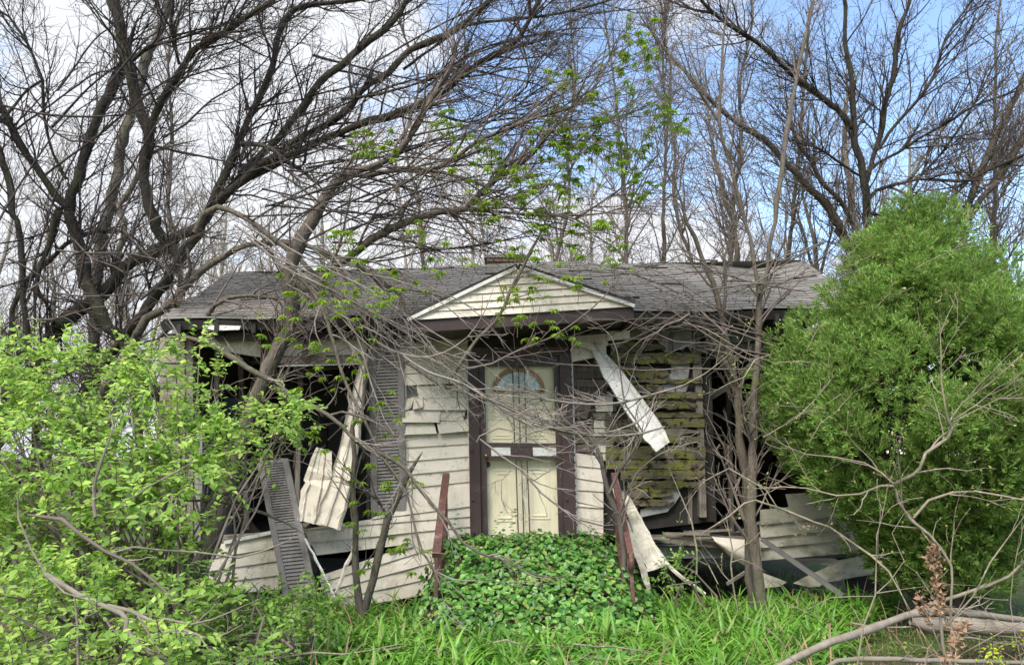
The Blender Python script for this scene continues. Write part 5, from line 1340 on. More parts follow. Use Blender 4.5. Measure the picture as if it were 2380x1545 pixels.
# ------------------------------------------------------------------ the cedar
def cedar():
    rg = np.random.default_rng(5)
    Yc = 7.1; cxp = 2150
    ys = [525, 560, 620, 690, 745, 810, 880, 1000, 1100, 1150, 1220, 1350, 1420]
    hw = [5, 45, 98, 152, 198, 248, 308, 365, 350, 290, 190, 140, 110]
    prof_z = np.array([P(cxp, y, Yc)[2] for y in ys]); prof_r = np.array(hw) / FPX * Yc * .95
    X0 = P(cxp, 900, Yc)[0]
    def rad(z): return np.interp(z, prof_z[::-1], prof_r[::-1])
    root = thing('cedar', (X0, Yc, 0), 'dense green cedar covering the right end of the house', 'tree')
    tr, r_ = smooth_path([(X0 + .1, Yc, -.05), (X0 + .05, Yc, 1.2), (X0, Yc + .05, 2.6), (X0 - .02, Yc, 4.0)], [.11, .09, .06, .02], .3)
    A = Acc(); tubes(A, tr[None], r_[None], 8)
    obj('trunk', A, M['bark_mid'], root, smooth=True)
    # brown inner boughs
    K = 260; z = rg.uniform(.3, 3.9, K); a = rg.uniform(0, 6.28, K); rr = rad(z) * .82
    s = np.stack([X0 + 0 * z, Yc + 0 * z, z - .25], -1); e = np.stack([X0 + np.cos(a) * rr, Yc + np.sin(a) * rr, z + .15], -1)
    m_ = (s + e) / 2 + rg.normal(size=(K, 3)) * .05 - (0, 0, .06)
    B = Acc(); tubes(B, np.stack([s, m_, e], 1), np.tile([.016, .011, .005], (K, 1)), 4)
    so, sr = sub_branches(list(np.stack([s, m_, e], 1)), list(np.tile([.016, .011, .005], (K, 1))), 7, .15, .45, k=3, rg=rg)
    tubes(B, so, sr, 3); obj('boughs', B, M['bark_mid'], root, kind='stuff')
    # plumes over the surface, each with its own tufts
    NP = 700
    zt = rg.uniform(0, 1, NP) ** .9
    zz_ = prof_z[-1] + .05 + (prof_z[0] - prof_z[-1] - .2) * zt
    keep = rg.uniform(size=NP) < np.interp(rad(zz_), [0, 1.5], [.45, 1]) * np.interp(zz_, [0, .5, 1.0], [.35, .6, 1])
    zz_ = zz_[keep]; an = rg.uniform(0, 6.28, len(zz_))
    depth = 1 - .30 * rg.uniform(size=len(zz_)) ** 1.5
    lump = 1 + .05 * np.sin(an * 3 + zz_ * 2.3) + .05 * np.sin(an * 5.3 - zz_ * 4.1 + 1)
    rr = np.maximum(rad(zz_) - .16, .03) * depth * lump
    base = np.stack([X0 + np.cos(an) * rr, Yc + np.sin(an) * rr, zz_], -1)
    outd = np.stack([np.cos(an), np.sin(an), np.full(len(an), 0.)], -1)
    ax = norm(outd * rg.uniform(.25, .8, (len(an), 1)) + np.array((0, 0, 1)) + rg.normal(size=(len(an), 3)) * .22)
    PL = rg.uniform(.24, .58, len(an)); PR = PL * rg.uniform(.30, .42, len(an))
    pos, dirs = [], []
    for i in range(len(an)):
        n = int(66 * PL[i] / .4)
        t = rg.uniform(0, 1, n); aa = rg.uniform(0, 6.28, n)
        u = norm(np.cross(ax[i], (.3, .2, .1))); v = np.cross(ax[i], u)
        w = np.cos(aa)[:, None] * u + np.sin(aa)[:, None] * v
        rp_ = PR[i] * np.sqrt(np.maximum(0, 1 - (2 * t - .85) ** 2 / 1.35)) * rg.uniform(.65, 1.05, n)
        pos.append(base[i] + ax[i] * (t * PL[i])[:, None] + w * rp_[:, None]); dirs.append(norm(w * .8 + ax[i] * (.5 + t[:, None]) + rg.normal(size=(n, 3)) * .25))
    nf = 9000; zf = rg.uniform(prof_z[-1] + .2, prof_z[0] - .1, nf); af = rg.uniform(0, 6.28, nf); rf = rad(zf) * rg.uniform(.62, .97, nf)
    pos.append(np.stack([X0 + np.cos(af) * rf, Yc + np.sin(af) * rf, zf], -1)); dirs.append(norm(np.stack([np.cos(af), np.sin(af), np.full(nf, .8)], -1) + rg.normal(size=(nf, 3)) * .35))
    pos = np.vstack(pos); dirs = np.vstack(dirs)
    # hidden rear side thinned
    ok = (pos[:, 2] > .1) & ((pos[:, 1] < Yc + .9) | (rg.uniform(size=len(pos)) < .4))
    pos, dirs = pos[ok], dirs[ok]
    K = len(pos); nrm = norm(rg.normal(size=(K, 3)) + (0, -.4, .3))
    for k in range(3):
        sel = np.arange(K) % 3 == k
        V, F = scatter(tuft(k), frames(dirs[sel], nrm[sel]), pos[sel], rg.uniform(.08, .145, sel.sum()))
        obj('crown', (V, F), M['leaf_cedar'], root)
    return K
ncedar = cedar()

# ------------------------------------------------------------------ the leafy shrub on the left
def inpoly(x, y, poly):
    c = False; j = len(poly) - 1
    for i in range(len(poly)):
        xi, yi = poly[i]; xj, yj = poly[j]
        if (yi > y) != (yj > y) and x < (xj - xi) * (y - yi) / (yj - yi) + xi: c = not c
        j = i
    return c
def leafy(name, label, poly, Yr, nbl, per, leafsize, rootxy, seed, m, dens_fn=None, stems=None, tmpl=OVATE, brad=(.16, .34), cat='shrub', nparts=300):
    rg = np.random.default_rng(seed)
    xs = [p[0] for p in poly]; ys = [p[1] for p in poly]
    bl = []
    while len(bl) < nbl:
        x, y = rg.uniform(min(xs), max(xs)), rg.uniform(min(ys), max(ys))
        if not inpoly(x, y, poly): continue
        if dens_fn and rg.uniform() > dens_fn(x, y): continue
        f = (y - min(ys)) / (max(ys) - min(ys))
        Y = Yr[0] + (Yr[1] - Yr[0]) * (1 - f) + rg.normal() * .35
        bl.append((P(x, y, Y), rg.uniform(*brad)))
    C = np.array([b[0] for b in bl]); Rr = np.array([b[1] for b in bl])
    ok = C[:, 2] > .08; C, Rr = C[ok], Rr[ok]
    root_p = np.array((rootxy[0], rootxy[1], 0.0))
    root = thing(name, root_p, label, cat)
    # stems from the base out to each clump
    St = Acc(); sprP = []
    K = len(C)
    s = root_p + rg.normal(size=(K, 3)) * (.25, .25, 0); mid = s * .45 + C * .55 + np.array((0, 0, .22)) + rg.normal(size=(K, 3)) * .08
    q = np.stack([s, s * .5 + mid * .5 + rg.normal(size=(K, 3)) * .06 + (0, 0, .12), mid, C], 1)
    keep = rg.uniform(size=K) < .5
    tubes(St, q[keep], np.tile([.014, .011, .007, .004], (keep.sum(), 1)), 5)
    # sprays on each clump
    pos, D_, N_, S_ = [], [], [], []
    spr = []
    for c, r in zip(C, Rr):
        for k in range(per):
            o = norm(rg.normal(size=3) + (0, -.35, .45)); a = c + o * r * rg.uniform(.2, .9)
            d = norm(o * .9 + rg.normal(size=3) * .35 + (0, -.1, .15)); L = rg.uniform(.10, .26)
            n = int(L / .05) + 2; t = np.linspace(0, 1, n)
            pth = a + d * (t * L)[:, None] + np.array((0, 0, -1)) * (t ** 2 * L * .25)[:, None]
            spr.append(np.array([a, a + d * L * .5 - (0, 0, L * .06), pth[-1]]))
            side = norm(np.cross(d, (0, 0, 1)) + rg.normal(size=3) * .2)
            for i in range(n):
                for sg in ((1, -1) if i < n - 1 else (0,)):
                    dd_ = norm(side * sg * .85 + d * .6 + rg.normal(size=3) * .22 + (0, 0, -.22))
                    pos.append(pth[i]); D_.append(dd_); N_.append(norm(np.array((0, -.15, 1)) + rg.normal(size=3) * .38))
                    S_.append(leafsize * rg.uniform(.35, 1.2) * (.75 if i == n - 1 else 1))
    spr = np.array(spr); tubes(St, spr, np.tile([.0032, .0025, .0014], (len(spr), 1)), 3)
    obj('stems', St, TM, root, kind='stuff')
    pos, D_, N_, S_ = map(np.array, (pos, D_, N_, S_))
    ok = pos[:, 2] > .03; pos, D_, N_, S_ = pos[ok], D_[ok], N_[ok], S_[ok]
    place_leaves(tmpl, frames(D_, N_), pos, S_, m, root, 'foliage', nparts)
    return root
poly = [(-120, 780), (60, 800), (130, 835), (200, 840), (290, 820), (330, 792), (430, 782), (485, 805), (510, 850), (530, 900), (545, 955), (620, 965), (690, 945), (700, 970), (640, 1040), (570, 1060), (530, 1120), (480, 1150), (480, 1230), (540, 1290), (590, 1340), (580, 1400), (400, 1480), (-120, 1560)]
def dens(x, y):
    if y > 1180 and x > 100: return .45
    if y > 1280: return .5
    return 1
leafy('leafy_shrub', 'large bright green leafy shrub filling the left foreground', poly, (5.1, 6.5), 195, 11, .064, (-2.5, 5.6), 3, M['leaf_shrub'], dens, brad=(.12, .30))
leafy('leafy_shrub', 'low light green shrub at the foot of the fallen shutter', [(440, 1440), (520, 1400), (620, 1390), (700, 1385), (745, 1400), (740, 1460), (700, 1530), (640, 1580), (420, 1590)], (5.0, 6.3), 42, 11, .05, (-1.6, 5.5), 4, M['leaf_weed'], brad=(.08, .2), nparts=120)
leafy('leafy_shrub', 'loose pale green bush in the bottom left corner in front of the large shrub', [(-120, 1330), (60, 1290), (180, 1340), (300, 1420), (420, 1440), (470, 1500), (460, 1620), (-120, 1620)], (4.3, 5.0), 62, 7, .055, (-2.4, 4.7), 12, M['leaf_shrub'], brad=(.10, .24), nparts=200)
leafy('leafy_shrub', 'small leafy seedling growing at the edge of the dark hole', [(1530, 1290), (1560, 1285), (1590, 1310), (1600, 1350), (1560, 1370), (1530, 1340)], (7.3, 7.5), 8, 5, .045, (1.55, 7.5), 6, M['leaf_weed'], brad=(.04, .09), nparts=20)
tree('bare_branch', 'long bare limbs arching through the leafy shrub to the bottom left foreground',
     [(T('G', (300, 960, 38), (420, 1020, 38), (520, 1075, 36), (680, 1150, 34), (800, 1200, 32), (830, 1250, 32), (830, 1310, 32), (880, 1390, 34), (970, 1460, 28), (1040, 1490, 18), (1110, 1515, 10)), 4.3, 4.0, False),
      (T('G', (700, 1160, 24), (850, 1190, 22), (1000, 1260, 18), (1060, 1330, 16), (1180, 1310, 16), (1290, 1350, 14), (1350, 1440, 12), (1440, 1505, 6)), 4.3, 4.1, False),
      (T('G', (850, 1195, 16), (1050, 1240, 15), (1240, 1280, 14), (1380, 1250, 12), (1500, 1200, 11), (1700, 1110, 7)), 4.3, 4.5, False),
      (T('G', (1020, 1490, 10), (1030, 1560, 6)), 4.05, 4.0, False),
      (T('G', (960, 1470, 10), (1080, 1520, 9), (1090, 1580, 6)), 4.05, 4.0, False)],
     M['bark_pale'], TT, cat='branch', levels=[(2.5, .1, .5), (4, .05, .2)], trop=(.02, 0, .02), seed=51, ts=.8)
tree('bare_branch', 'slender brown limb slanting down through the middle of the leafy shrub',
     [(T('G', (180, 570, 12), (400, 600, 24), (500, 680, 24), (680, 800, 22), (850, 880, 20), (1000, 1000, 18), (1150, 1140, 15), (1270, 1250, 12), (1480, 1370, 6)), 4.6, 4.6, False),
      (T('G', (720, 820, 12), (870, 780, 14), (1050, 800, 14), (1300, 820, 13), (1550, 850, 12), (1700, 810, 9), (1850, 750, 7), (1980, 680, 5)), 4.6, 5.2, False),
      (T('G', (620, 590, 24), (610, 480, 24), (625, 340, 24), (700, 120, 18), (740, 0, 12)), 4.9, 5.2, False),
      (T('G', (800, 520, 16), (950, 400, 16), (1150, 290, 14), (1250, 230, 8)), 4.8, 5.2, False)],
     TM, TT, cat='branch', levels=[(2.5, .1, .5), (4, .05, .2)], seed=52, ts=.8)
tree('bare_branch', 'thin pale stem curving down at the far left in front of the leafy shrub',
     [(T('G', (115, 420, 10), (120, 600, 13), (200, 800, 13), (300, 970, 13), (420, 1080, 13), (520, 1110, 12), (620, 1140, 6)), 4.1, 4.1, False),
      (T('G', (485, 1100, 12), (500, 1300, 16), (505, 1545, 18), (500, 1600, 18)), 4.1, 4.1, False)],
     TT, TT, cat='branch', levels=[(2, .08, .35), (3, .04, .15)], seed=53, ts=.8)
tree('bare_branch', 'mossy broken limb poking out right of the window tree trunk low down',
     [(T('G', (1340, 480, 26), (1400, 455, 26), (1500, 420, 28), (1650, 395, 16)), 6.6, 6.5, False),
      (T('G', (1510, 410, 28), (1580, 300, 24), (1690, 210, 18), (1900, 170, 10)), 6.6, 6.4, False),
      (T('G', (1180, 480, 14), (1420, 480, 18), (1650, 540, 20), (1720, 560, 18), (1850, 620, 14), (1980, 700, 8)), 6.5, 6.4, False),
      (T('D', (740, 1020, 26), (860, 950, 34), (980, 900, 34), (1080, 880, 24)), 7.4, 7.3, False)],
     BM, TT, cat='branch', levels=[(2.5, .1, .5), (4, .05, .2)], seed=54, ts=.8)

# ------------------------------------------------------------------ creeper over the doorstep
def mound_h(x, y):
    fy = np.clip((y - 6.35) / (7.72 - 6.35), 0, 1)
    fy = fy ** .85
    top = .70 + .03 * np.sin(x * 7) + .03 * np.sin(y * 9 + x * 4)
    l = np.clip((x + .90 + .12 * np.sin(y * 8.3)) / .34, 0, 1); r = np.clip((1.40 - x + .14 * np.sin(y * 7.1 + 1)) / .6, 0, 1)
    sm = lambda t: t * t * (3 - 2 * t)
    return top * fy * sm(l) * (.15 + .85 * sm(r)) * (sm(r) > 0)
def creeper():
    rg = np.random.default_rng(9)
    root = thing('creeper', (.2, 7.2, 0), 'glossy dark green creeper mounded over the doorstep', 'creeper')
    xs, ys = np.linspace(-1.05, 1.65, 44), np.linspace(6.2, 8.22, 34)
    X, Y = np.meshgrid(xs, ys); Z = mound_h(X, Y) - .035 + rg.normal(size=X.shape) * .008
    V = np.stack([X, Y, Z], -1).reshape(-1, 3); nx = len(xs)
    i = np.arange(nx - 1)[None] + (np.arange(len(ys) - 1) * nx)[:, None]
    F = np.stack([i, i + 1, i + nx + 1, i + nx], -1).reshape(-1, 4)
    obj('stem_mat', Acc().add(V, F), M['soil'], root, smooth=True)
    N = 9500
    x = rg.uniform(-1.08, 1.66, N); y = rg.uniform(6.05, 8.25, N)
    z = mound_h(x, y)
    e = .03
    gx = (mound_h(x + e, y) - mound_h(x - e, y)) / (2 * e); gy = (mound_h(x, y + e) - mound_h(x, y - e)) / (2 * e)
    n = norm(np.stack([-gx, -gy, np.ones(N)], -1))
    ok = (z > .015) | (rg.uniform(size=N) < .35)
    # patch of bare soil on the landing's right edge
    ok &= ~((x > 1.02) & (x < 1.3) & (y > 7.5) & (rg.uniform(size=N) < .75))
    x, y, z, n = x[ok], y[ok], z[ok], n[ok]; K = len(x)
    lift = rg.uniform(-.01, .085, K) + .05 * np.maximum(0, np.sin(x * 9 + y * 5) * np.sin(y * 11 - x * 3))
    pos = np.stack([x, y, z], -1) + n * lift[:, None]
    d = norm(rg.normal(size=(K, 3)) + (0, -.3, -.1)); nn = norm(n + rg.normal(size=(K, 3)) * .42 + (0, -.25, .3))
    d = norm(d - nn * (d * nn).sum(1, keepdims=True))
    # runners that creep forward between the daylilies
    n2 = 3600; x2 = np.concatenate([rg.normal(.62, .42, n2 // 2), rg.normal(.3, .95, n2 - n2 // 2)]); y2 = rg.uniform(4.9, 6.6, n2)
    k2 = (np.sin(x2 * 5 + y2 * 3) + rg.normal(size=n2) * .7 > -.3); x2, y2 = x2[k2], y2[k2]
    nn2 = norm(rg.normal(size=(len(x2), 3)) * .4 + (0, -.4, 1)); d2 = norm(rg.normal(size=(len(x2), 3))); d2 = norm(d2 - nn2 * (d2 * nn2).sum(1, keepdims=True))
    pos = np.vstack([pos, np.stack([x2, y2, gz(x2, y2) + rg.uniform(.02, .16, len(x2))], -1)]); d = np.vstack([d, d2]); nn = np.vstack([nn, nn2]); K = len(pos)
    # upright sprigs by the door
    sp_, sd2, sn, ss = [], [], [], []
    for cx_, cy_, hh in ((1180, 1215, .12), (1165, 1225, .1), (1200, 1230, .12), (1060, 1235, .16), (1070, 1255, .1), (1370, 1262, .08), (1385, 1250, .1), (1150, 1240, .1), (1550, 1300, .16)):
        b = P(cx_, cy_, 7.9)
        for k in range(9):
            a = rg.uniform(0, 6.28); sp_.append(b + (rg.normal() * .03, rg.normal() * .03, -.12 + .03 * k * hh / .1)); sd2.append(norm(np.array((math.cos(a), math.sin(a), .25))))
            sn.append(norm(np.array((rg.normal() * .3, -.4, 1)))); ss.append(.05)
    pos = np.vstack([pos, sp_]); D_ = np.vstack([d, sd2]); N_ = np.vstack([nn, sn]); S_ = np.concatenate([rg.uniform(.030, .078, K), ss])
    place_leaves(ROUND, frames(D_, N_), pos, S_, M['leaf_ivy'], root, 'foliage')
creeper()

# ------------------------------------------------------------------ daylilies
def blades(pos, az, L, lean0, bend, w, k=6, rg=rng):
    K = len(pos)
    h = np.stack([np.cos(az), np.sin(az), np.zeros(K)], -1); up = np.array((0, 0, 1.0))
    side = np.stack([-np.sin(az), np.cos(az), np.zeros(K)], -1)
    p = pos.copy(); ang = lean0.copy(); C = [p.copy()]; T_ = []
    for j in range(k):
        d = np.sin(ang)[:, None] * h + np.cos(ang)[:, None] * up
        T_.append(d); p = p + d * (L / k)[:, None]; C.append(p.copy()); ang = ang + bend / k * (1.0 + .8 * j / k)
    T_.append(T_[-1])
    C = np.stack(C, 1); T_ = np.stack(T_, 1)
    prof = np.array([.55, .9, 1.0, .95, .75, .45, .04][:k + 1])
    wd = (w[:, None] * prof)[..., None] * side[:, None, :] / 2
    nr = np.cross(T_, np.broadcast_to(side[:, None, :], T_.shape)); fold = nr * (w[:, None] * prof)[..., None] * .18
    V = np.stack([C + wd, C + fold, C - wd], 2)      # K,k+1,3,3
    V = V.reshape(-1, 3)
    b = (np.arange(K) * (k + 1) * 3)[:, None, None] + (np.arange(k) * 3)[None, :, None] + np.arange(2)[None, None, :]
    F = np.stack([b, b + 1, b + 4, b + 3], -1).reshape(-1, 4)
    return V, [F]
def lily_bed(name, label, inside, ncl, seed, cat='plants'):
    rg = np.random.default_rng(seed)
    cx_, cy_ = [], []
    while len(cx_) < ncl:
        y = rg.uniform(4.9, 8.05); x = rg.uniform(-3.4, 4.0)
        if inside(x, y) and rg.uniform() < 1.0: cx_.append(x); cy_.append(y)
    cx_, cy_ = np.array(cx_), np.array(cy_)
    nb_ = 13
    size = rg.uniform(.6, 1.1, ncl)
    px_ = np.repeat(cx_, nb_) + rg.normal(size=ncl * nb_) * .035; py_ = np.repeat(cy_, nb_) + rg.normal(size=ncl * nb_) * .035
    K = len(px_)
    pos = np.stack([px_, py_, gz(px_, py_) - .01], -1)
    cl_az = np.repeat(rg.uniform(0, 6.28, ncl), nb_)
    az = np.where(rg.uniform(size=K) < .5, cl_az, cl_az + math.pi) + rg.normal(size=K) * .8
    L = rg.uniform(.22, .48, K) * np.repeat(size, nb_)
    V, F = blades(pos, az, L, np.abs(rg.normal(size=K) * .22) + .06, rg.uniform(.6, 2.6, K), rg.uniform(.020, .037, K), 6, rg)
    return obj(name, (V, F), M['leaf_lily'], None, kind='stuff', label=label, cat=cat)
def px_of(x, y): return CX + x / y * FPX
def in_left(x, y): return x < .1 and px_of(x, y) > 560 + (7.9 - y) * 60 and not (-.85 < x and y > 6.45)
def in_right(x, y): return x >= .1 and not (x < 1.25 and y < 6.6 and math.sin(x * 37 + y * 91) > -.3) and px_of(x, y) < 2080 - (8 - y) * 110 and not (x < 1.35 and y > 6.45) and not (x > 1.3 and y > 7.85)
lily_bed('daylily_leaves', 'mass of bright green arching strap leaves left of the doorstep', in_left, 330, 61)
lily_bed('daylily_leaves', 'mass of bright green arching strap leaves right of the doorstep', in_right, 520, 62)

# ------------------------------------------------------------------ low weeds, dry litter, short grass
def weeds():
    rg = np.random.default_rng(15)
    def field(n, tmpl, m, name, label, xr, yr, s, lift, cond=None, flat=.5, cat='weeds'):
        x = rg.uniform(*xr, n); y = rg.uniform(*yr, n)
        k = np.ones(n, bool) if cond is None else cond(x, y)
        x, y = x[k], y[k]; K = len(x)
        pos = np.stack([x, y, gz(x, y) + rg.uniform(0, lift, K)], -1)
        nn = norm(rg.normal(size=(K, 3)) * flat + (0, -.2, 1)); d = norm(rg.normal(size=(K, 3))); d = norm(d - nn * (d * nn).sum(1, keepdims=True))
        V, F = scatter(tmpl, frames(d, nn), pos, rg.uniform(.6, 1.3, K) * s)
        obj(name, (V, F), m, None, kind='stuff', label=label, cat=cat)
    pn = lambda x, y: (np.sin(x * 3.1 + y * 2.2) + np.sin(x * 1.3 - y * 4.1) + rg.normal(size=len(x)) * .8) > -.2
    field(9000, ROUND, M['leaf_weed'], 'ground_weeds', 'patchy low broad-leaved weeds over the front ground', (-3.4, 5.0), (4.6, 9), .028, .05, pn)
    field(5000, OVATE, M['litter'], 'leaf_litter', 'brown dead leaf litter scattered over the front ground', (-4, 5.5), (4.6, 9.5), .035, .015, None, .3, 'leaf litter')
    n = 240; x = rg.uniform(-.8, 1.2, n); y = rg.uniform(6.5, 8.1, n); pos = np.stack([x, y, mound_h(x, y) + rg.uniform(.03, .10, n)], -1)
    V, F = scatter(OVATE, frames(norm(rg.normal(size=(n, 3)) * (1, 1, .2)), norm(rg.normal(size=(n, 3)) * .4 + (0, -.3, 1))), pos, rg.uniform(.03, .06, n))
    obj('fallen_leaves', (V, F), M['litter'], None, kind='stuff', label='brown dead leaves caught on top of the creeper mound', cat='dead leaves')
    n = 900; x = rg.uniform(-3.0, 4.6, n); y = rg.uniform(4.8, 8.2, n); ok = ~((x > -.9) & (x < 1.4) & (y > 6.3)); x, y = x[ok], y[ok]; K = len(x)
    V, F = blades(np.stack([x, y, gz(x, y)], -1), rg.uniform(0, 6.28, K), rg.uniform(.2, .5, K), np.abs(rg.normal(size=K) * .7), rg.uniform(.2, 2.4, K), rg.uniform(.005, .014, K), 5, rg)
    obj('dead_straw', (V, F), M['leaf_dry'], None, kind='stuff', label='dry tan straw and dead blades mixed into the green leaves', cat='dead grass')
    # short grass at the right and under the shrub
    n = 14000; x = rg.uniform(-4.5, 6.0, n); y = rg.uniform(4.5, 11, n); k = pn(x, y); x, y = x[k], y[k]; K = len(x)
    V, F = blades(np.stack([x, y, gz(x, y)], -1), rg.uniform(0, 6.28, K), rg.uniform(.04, .12, K), np.abs(rg.normal(size=K) * .3), rg.uniform(.2, 1.2, K), rg.uniform(.003, .006, K), 3, rg)
    obj('short_grass', (V, F), M['leaf_weed'], None, kind='stuff', label='short thin grass between weeds and litter', cat='grass')
weeds()

# ------------------------------------------------------------------ right foreground: bare shrubs, limbs, stalks
BUD = (M['leaf_bud'], 900)
tree('budding_shrub', 'bare shrub with pale buds spreading its crooked limbs before the cedar',
     [(T('I', (1740, 1150, 30), (1740, 900, 32), (1600, 700, 42), (1480, 600, 48), (1400, 480, 46), (1380, 400, 42), (1330, 390, 46), (1500, 310, 44), (1540, 270, 44), (1580, 170, 40), (1720, 70, 44), (1750, 0, 46)) + T('F', (1850, 1400, 46), (1830, 1300, 26), (1800, 1100, 22), (1800, 900, 18), (1790, 700, 14), (1700, 560, 9)), 5.4, 5.2, True),
      (T('F', (1850, 1400, 30), (1950, 1260, 24), (2150, 1120, 22), (2377, 910, 16)), 5.3, 5.0, False),
      (T('F', (1870, 1390, 24), (2050, 1270, 20), (2200, 1150, 18), (2340, 1080, 12)), 5.3, 5.1, False),
      (T('F', (1880, 1400, 22), (2000, 1330, 20), (2200, 1230, 18), (2377, 1225, 16)), 5.3, 5.0, False),
      (T('I', (1370, 385, 34), (1290, 385, 30), (1150, 440, 25), (1000, 450, 22), (800, 400, 18), (650, 390, 15), (500, 400, 10), (330, 390, 6)), 5.3, 5.6, False),
      (T('I', (1370, 370, 26), (1290, 300, 25), (1180, 235, 22), (1000, 200, 20), (800, 180, 15), (550, 60, 10), (500, -20, 7)), 5.3, 5.7, False),
      (T('I', (1500, 590, 34), (1600, 480, 34), (1750, 430, 30), (1900, 420, 26), (2080, 450, 24), (2240, 480, 20)), 5.4, 5.1, False),
      (T('F', (1800, 1000, 10), (1720, 850, 9), (1650, 700, 8), (1620, 500, 5)), 5.3, 5.3, False),
      (T('F', (1790, 980, 10), (1850, 850, 9), (1950, 700, 8), (2040, 590, 5)), 5.3, 5.3, False)],
     TT, TT, cat='shrub', levels=[(5, .2, .9), (6, .1, .4), (4, .04, .15)], trop=(0, -.01, .04), seed=71, ws=.5, ts=.65, buds=BUD, budsize=.022, limbname='stem', crownname='twigs')
tree('budding_shrub', 'long thin budding stem arching from the right opening down toward the fallen limb',
     [(T('I', (130, 690, 16), (300, 580, 22), (400, 500, 24), (470, 480, 24), (650, 540, 26), (850, 620, 26), (950, 650, 28), (1100, 750, 28), (1230, 840, 30), (1340, 940, 28), (1400, 1050, 22), (1480, 1190, 15)), 6.2, 5.4, False),
      (T('I', (90, 960, 24), (95, 800, 24), (60, 620, 20), (0, 480, 16)) + T('H', (2120, 250, 10)), 6.6, 6.7, False),
      (T('I', (360, 1200, 16), (330, 1050, 24), (310, 900, 24), (320, 800, 20), (290, 640, 14), (280, 560, 9)), 6.4, 6.4, False),
      (T('I', (310, 880, 16), (380, 860, 16), (460, 890, 12), (540, 940, 9)), 6.4, 6.3, False),
      (T('I', (230, 1020, 14), (170, 900, 20), (110, 800, 16)), 6.4, 6.5, False),
      (T('I', (300, 270, 18), (420, 340, 18), (540, 410, 18), (610, 520, 20), (640, 560, 14)), 6.3, 6.2, False),
      (T('I', (300, 270, 18), (150, 350, 14), (60, 420, 8)), 6.3, 6.5, False),
      (T('F', (1240, 1500, 12), (1100, 1200, 12), (950, 1300, 10), (820, 1340, 10), (720, 1200, 8), (640, 1100, 5)), 6.2, 6.4, False),
      (T('F', (560, 1500, 12), (820, 1340, 12), (1000, 1140, 10), (1120, 980, 6)), 6.2, 6.3, False),
      (T('F', (880, 1540, 12), (960, 1400, 12), (1060, 1330, 10), (1150, 1230, 8), (1230, 1140, 5)), 6.1, 6.1, False)],
     TT, TT, cat='shrub', levels=[(4, .12, .6), (6, .06, .28), (4, .03, .12)], trop=(0, -.01, .03), seed=72, ws=.5, ts=.65, buds=BUD, budsize=.024, limbname='stem', crownname='twigs')
tree('budding_shrub', 'cluster of fine budding twigs hanging in front of the twin grey stems',
     [(T('F', (620, 920, 12), (500, 960, 16), (430, 1080, 14), (330, 1120, 12), (240, 1170, 8), (185, 1210, 5)), 6.9, 6.7, False),
      (T('F', (500, 960, 12), (380, 940, 12), (250, 900, 9), (150, 880, 6)), 6.9, 6.8, False),
      (T('F', (0, 1140, 12), (150, 1060, 14), (300, 940, 14), (400, 840, 10), (480, 700, 8)), 6.8, 6.9, False),
      (T('F', (0, 700, 12), (150, 740, 12), (320, 840, 12), (460, 920, 12), (640, 980, 12), (820, 970, 12), (960, 990, 10), (1130, 1020, 7)), 6.9, 6.6, False),
      (T('F', (1140, 1020, 7), (1140, 900, 7), (1160, 800, 4)), 6.6, 6.6, False),
      (T('F', (1590, 340, 5), (1700, 280, 7), (1850, 210, 8), (2000, 170, 8), (2250, 140, 6)), 5.9, 5.9, False),
      (T('F', (1850, 210, 6), (1960, 150, 6), (1970, 90, 5), (1930, 40, 4)), 5.9, 5.9, False),
      (T('F', (1000, 400, 6), (1060, 320, 7), (1150, 250, 6), (1350, 200, 4)), 6.0, 6.0, False),
      (T('F', (1340, 600, 5), (1440, 500, 7), (1560, 510, 6)), 6.0, 6.0, False),
      (T('F', (860, 900, 6), (930, 760, 8), (1000, 680, 6)), 6.2, 6.2, False)],
     TT, TT, cat='shrub', levels=[(5, .1, .45), (6, .05, .2)], trop=(0, -.01, 0), seed=73, ws=.62, ts=.72, buds=(M['leaf_bud'], 800), budsize=.028, limbname='stem', crownname='twigs')
tree('fallen_limb', 'thick pale fallen limb lying across the bottom right corner on the ground',
     [(T('I', (560, 1600, 44), (640, 1545, 50), (850, 1440, 60), (1100, 1340, 60), (1250, 1290, 58), (1450, 1220, 58), (1650, 1188, 62), (1850, 1210, 58), (2050, 1240, 50), (2300, 1265, 48)), 4.9, 5.9, False),
      (T('I', (1450, 1220, 30), (1600, 1150, 30), (1800, 1090, 28), (2000, 1020, 26), (2120, 970, 24), (2240, 850, 22)), 5.6, 5.2, False)],
     BP_, TT, cat='limb', levels=[(2.2, .15, .6), (4, .06, .25)], seed=74, ws=.8, ts=.7)
tree('fallen_limb', 'weathered grey log lying behind the pale fallen limb at the right edge',
     [(T('I', (1480, 1260, 50), (1600, 1280, 90), (1850, 1290, 100), (2100, 1310, 95), (2400, 1330, 90)), 6.3, 6.3, False)],
     M['wood'], TT, cat='log', levels=[], seed=75)
tree('fallen_limb', 'straw-coloured stick lying flat along the bottom right edge',
     [(T('I', (930, 1560, 20), (1000, 1525, 30), (1150, 1515, 32), (1400, 1522, 30), (1800, 1520, 28), (2260, 1530, 24)), 4.75, 4.75, False)],
     BP_, TT, cat='stick', levels=[(1.5, .1, .4)], seed=76)
